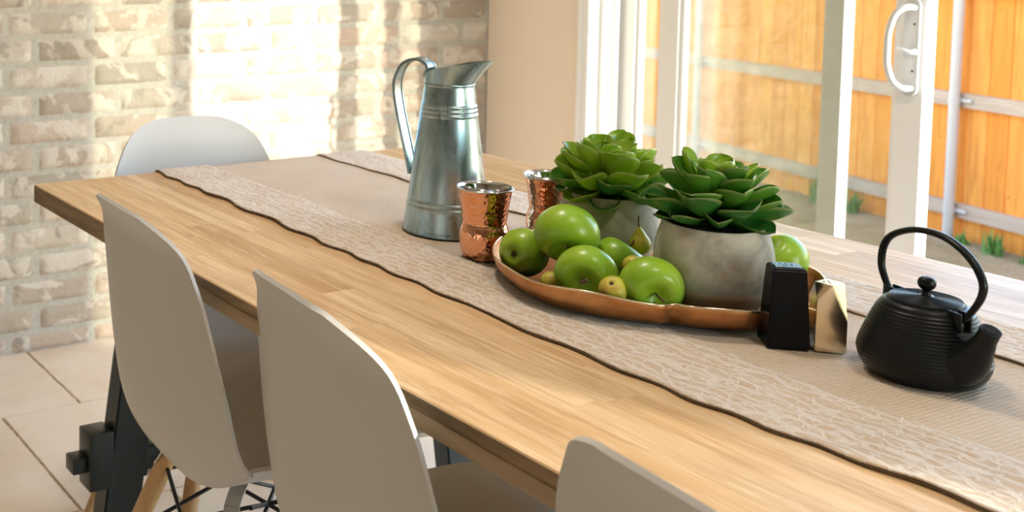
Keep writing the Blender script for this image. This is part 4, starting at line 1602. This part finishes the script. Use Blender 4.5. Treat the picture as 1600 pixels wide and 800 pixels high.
def build_gold_shaker():
    a = Vector((2.1945, 1.1505, 0)); b = Vector((2.213, 1.171, 0))
    u = (b - a).normalized(); v = Vector((-u.y, u.x, 0))
    if v.x > 0: v = -v
    w, d, H, HB = 0.0290, 0.029, 0.0715, 0.034
    c = a + u * w / 2 + v * d / 2
    root = empty('salt_shaker', (c.x, c.y, ZT + 0.0030), math.atan2(u.y, u.x))
    tag(root, 'shiny champagne-gold faceted shaker, right of the taller black one', 'shaker')
    bm = bmesh.new()
    sq = [(-1, -1), (1, -1), (1, 1), (-1, 1)]
    B0 = [bm.verts.new((x * w / 2, y * d / 2, 0)) for x, y in sq]
    B1 = [bm.verts.new((x * w / 2, y * d / 2, HB + (0.020 if k in (0, 3) else 0))) for k, (x, y) in enumerate(sq)]
    T = [bm.verts.new((x * w / 2, y * d / 2, H)) for x, y in ((-0.05, -0.92), (1.0, 0.05), (0.05, 1.0), (-0.95, -0.05))]
    for i in range(4):
        j = (i + 1) % 4
        bm.faces.new((B0[i], B0[j], B1[j], B1[i]))
        bm.faces.new((B1[i], B1[j], T[i]))
        bm.faces.new((B1[j], T[j], T[i]))
    bm.faces.new(list(reversed(B0))); bm.faces.new(T)
    bmesh.ops.bevel(bm, geom=bm.edges[:], offset=0.0006, segments=2, affect='EDGES')
    obj('body', bm, M['gold'], root, smooth=True, sharp=20)
    bm = bmesh.new()
    for (x, y) in ((0, 0), (-0.005, 0), (0.005, 0.0), (0, 0.004), (0, -0.004)):
        vs = [bm.verts.new((x + 0.0011 * math.cos(k * PI / 4), y + 0.0011 * math.sin(k * PI / 4), H + 0.0004)) for k in range(8)]
        bm.faces.new(vs)
    obj('shaker_holes', bm, M['hole'], root)
build_black_shaker(); build_gold_shaker()

# ---------------------------------------------------------------- teapot
def build_teapot():
    ax, ay = 2.282, 1.184
    dv = Vector((0.938, -0.346, 0))
    rz = math.atan2(dv.y, dv.x)
    root = empty('teapot', (ax, ay, ZT + 0.0016), rz)       # local +x is the spout direction
    tag(root, 'black ribbed cast-iron teapot with hoop handle on the runner', 'teapot')
    prof = [(0.0395, 0.0), (0.0440, 0.0010), (0.0480, 0.0040), (0.0525, 0.0095), (0.0550, 0.0150), (0.0562, 0.0200), (0.0560, 0.0245), (0.0548, 0.0310), (0.0520, 0.0400), (0.0484, 0.0500), (0.0444, 0.0600), (0.0402, 0.0690), (0.0372, 0.0740), (0.0345, 0.0762), (0.0325, 0.0768), (0.0318, 0.0755)]
    P = catmull([(r, 0, z) for r, z in prof], 14)
    out = []
    for p in P:
        r, z = p.x, p.z
        if 0.022 < z < 0.071 and r > 0.036:
            k = (z - 0.022) / 0.049 * 15
            r += 0.00085 * (0.5 - 0.5 * math.cos(2 * PI * k)) ** 0.7
        out.append((r, z))
    bm = bmesh.new()
    lathe(bm, out, 128)
    obj('body', bm, M['iron'], root, smooth=True)
    # lid with concentric rings
    bm = bmesh.new()
    lp = [(0.0316, 0.0752), (0.0322, 0.0768), (0.0322, 0.0782), (0.0312, 0.0792)]
    r = 0.0306
    while r > 0.0065:
        base = 0.0797 + 0.0022 * (1 - (r / 0.031) ** 2)
        lp.append((r, base + 0.00055 * math.cos((r - 0.0065) / 0.0017 * 2 * PI)))
        r -= 0.0002
    lp.append((0.0004, 0.0822))
    lathe(bm, lp, 96)
    lid = obj('lid', bm, M['iron'], root, smooth=True)
    bm = bmesh.new()
    kp = [(0.0062, 0.0810), (0.0042, 0.0832), (0.0036, 0.0860), (0.0040, 0.0882), (0.0062, 0.0900), (0.0076, 0.0928), (0.0079, 0.0952), (0.0074, 0.0978), (0.0058, 0.1000), (0.0030, 0.1012), (0.0004, 0.1010)]
    KP = catmull([(a, 0, b) for a, b in kp], 4)
    lathe(bm, [(max(p.x, 0.0003), p.z) for p in KP], 32)
    obj('knob', bm, M['iron'], lid, smooth=True)
    # spout
    bm = bmesh.new()
    pts = [(0.034, 0, 0.026), (0.047, 0, 0.031), (0.057, 0, 0.039), (0.0655, 0, 0.051), (0.0715, 0, 0.063), (0.0760, 0, 0.0725)]
    rad = [0.0230, 0.0205, 0.0165, 0.0115, 0.0088, 0.0086]
    P = catmull(pts, 6)
    Rr = [interp([(i / 5, rad[i]) for i in range(6)], k / (len(P) - 1)) for k in range(len(P))]
    tube(bm, P, Rr, 28, caps=False, up=(0, 1, 0))
    # rolled lip and dark opening
    tip = P[-1]; d = (P[-1] - P[-2]).normalized()
    tube(bm, [tip, tip + d * 0.0010, tip + d * 0.0012, tip - d * 0.006], [0.0087, 0.0086, 0.0066, 0.0058], 28, caps=True, up=(0, 1, 0))
    sp_ = obj('spout', bm, M['iron'], root, smooth=True, sharp=60)
    bm = bmesh.new()
    tube(bm, [tip + d * 0.0013, tip + d * 0.0016], 0.0062, 24, up=(0, 1, 0))
    obj('spout_opening', bm, M['hole'], sp_)
    # handle lugs
    for sx in (-1, 1):
        bm = bmesh.new()
        x0 = sx * 0.0405
        for yy in (-0.0065, 0.0040):
            box(bm, min(x0 - sx * 0.007, x0 + sx * 0.0085), max(x0 - sx * 0.007, x0 + sx * 0.0085), yy, yy + 0.0025, 0.0600, 0.0790, 0.0009)
        box(bm, min(x0 - sx * 0.007, x0 + sx * 0.004), max(x0 - sx * 0.007, x0 + sx * 0.004), -0.0065, 0.0065, 0.0590, 0.0690, 0.0009)
        obj('handle_lug', bm, M['iron'], root, smooth=True, sharp=35)
    # hoop handle
    H = [(-0.0460, 0.0725), (-0.0535, 0.0820), (-0.0600, 0.0975), (-0.0575, 0.1180), (-0.0450, 0.1325), (-0.0180, 0.1440), (0.0130, 0.1465), (0.0370, 0.1405), (0.0540, 0.1300), (0.0640, 0.1170), (0.0655, 0.1060), (0.0600, 0.0920), (0.0465, 0.0725)]
    P = catmull([(a, 0, b) for a, b in H], 7)
    bm = bmesh.new()
    n = len(P)
    R2 = [0.0024 + 0.0010 * math.sin(PI * k / (n - 1)) ** 0.5 for k in range(n)]
    tube(bm, P, R2, 16, up=(0, 1, 0), scale2=1.25)
    obj('handle', bm, M['iron'], root, smooth=True, sharp=60)
build_teapot()
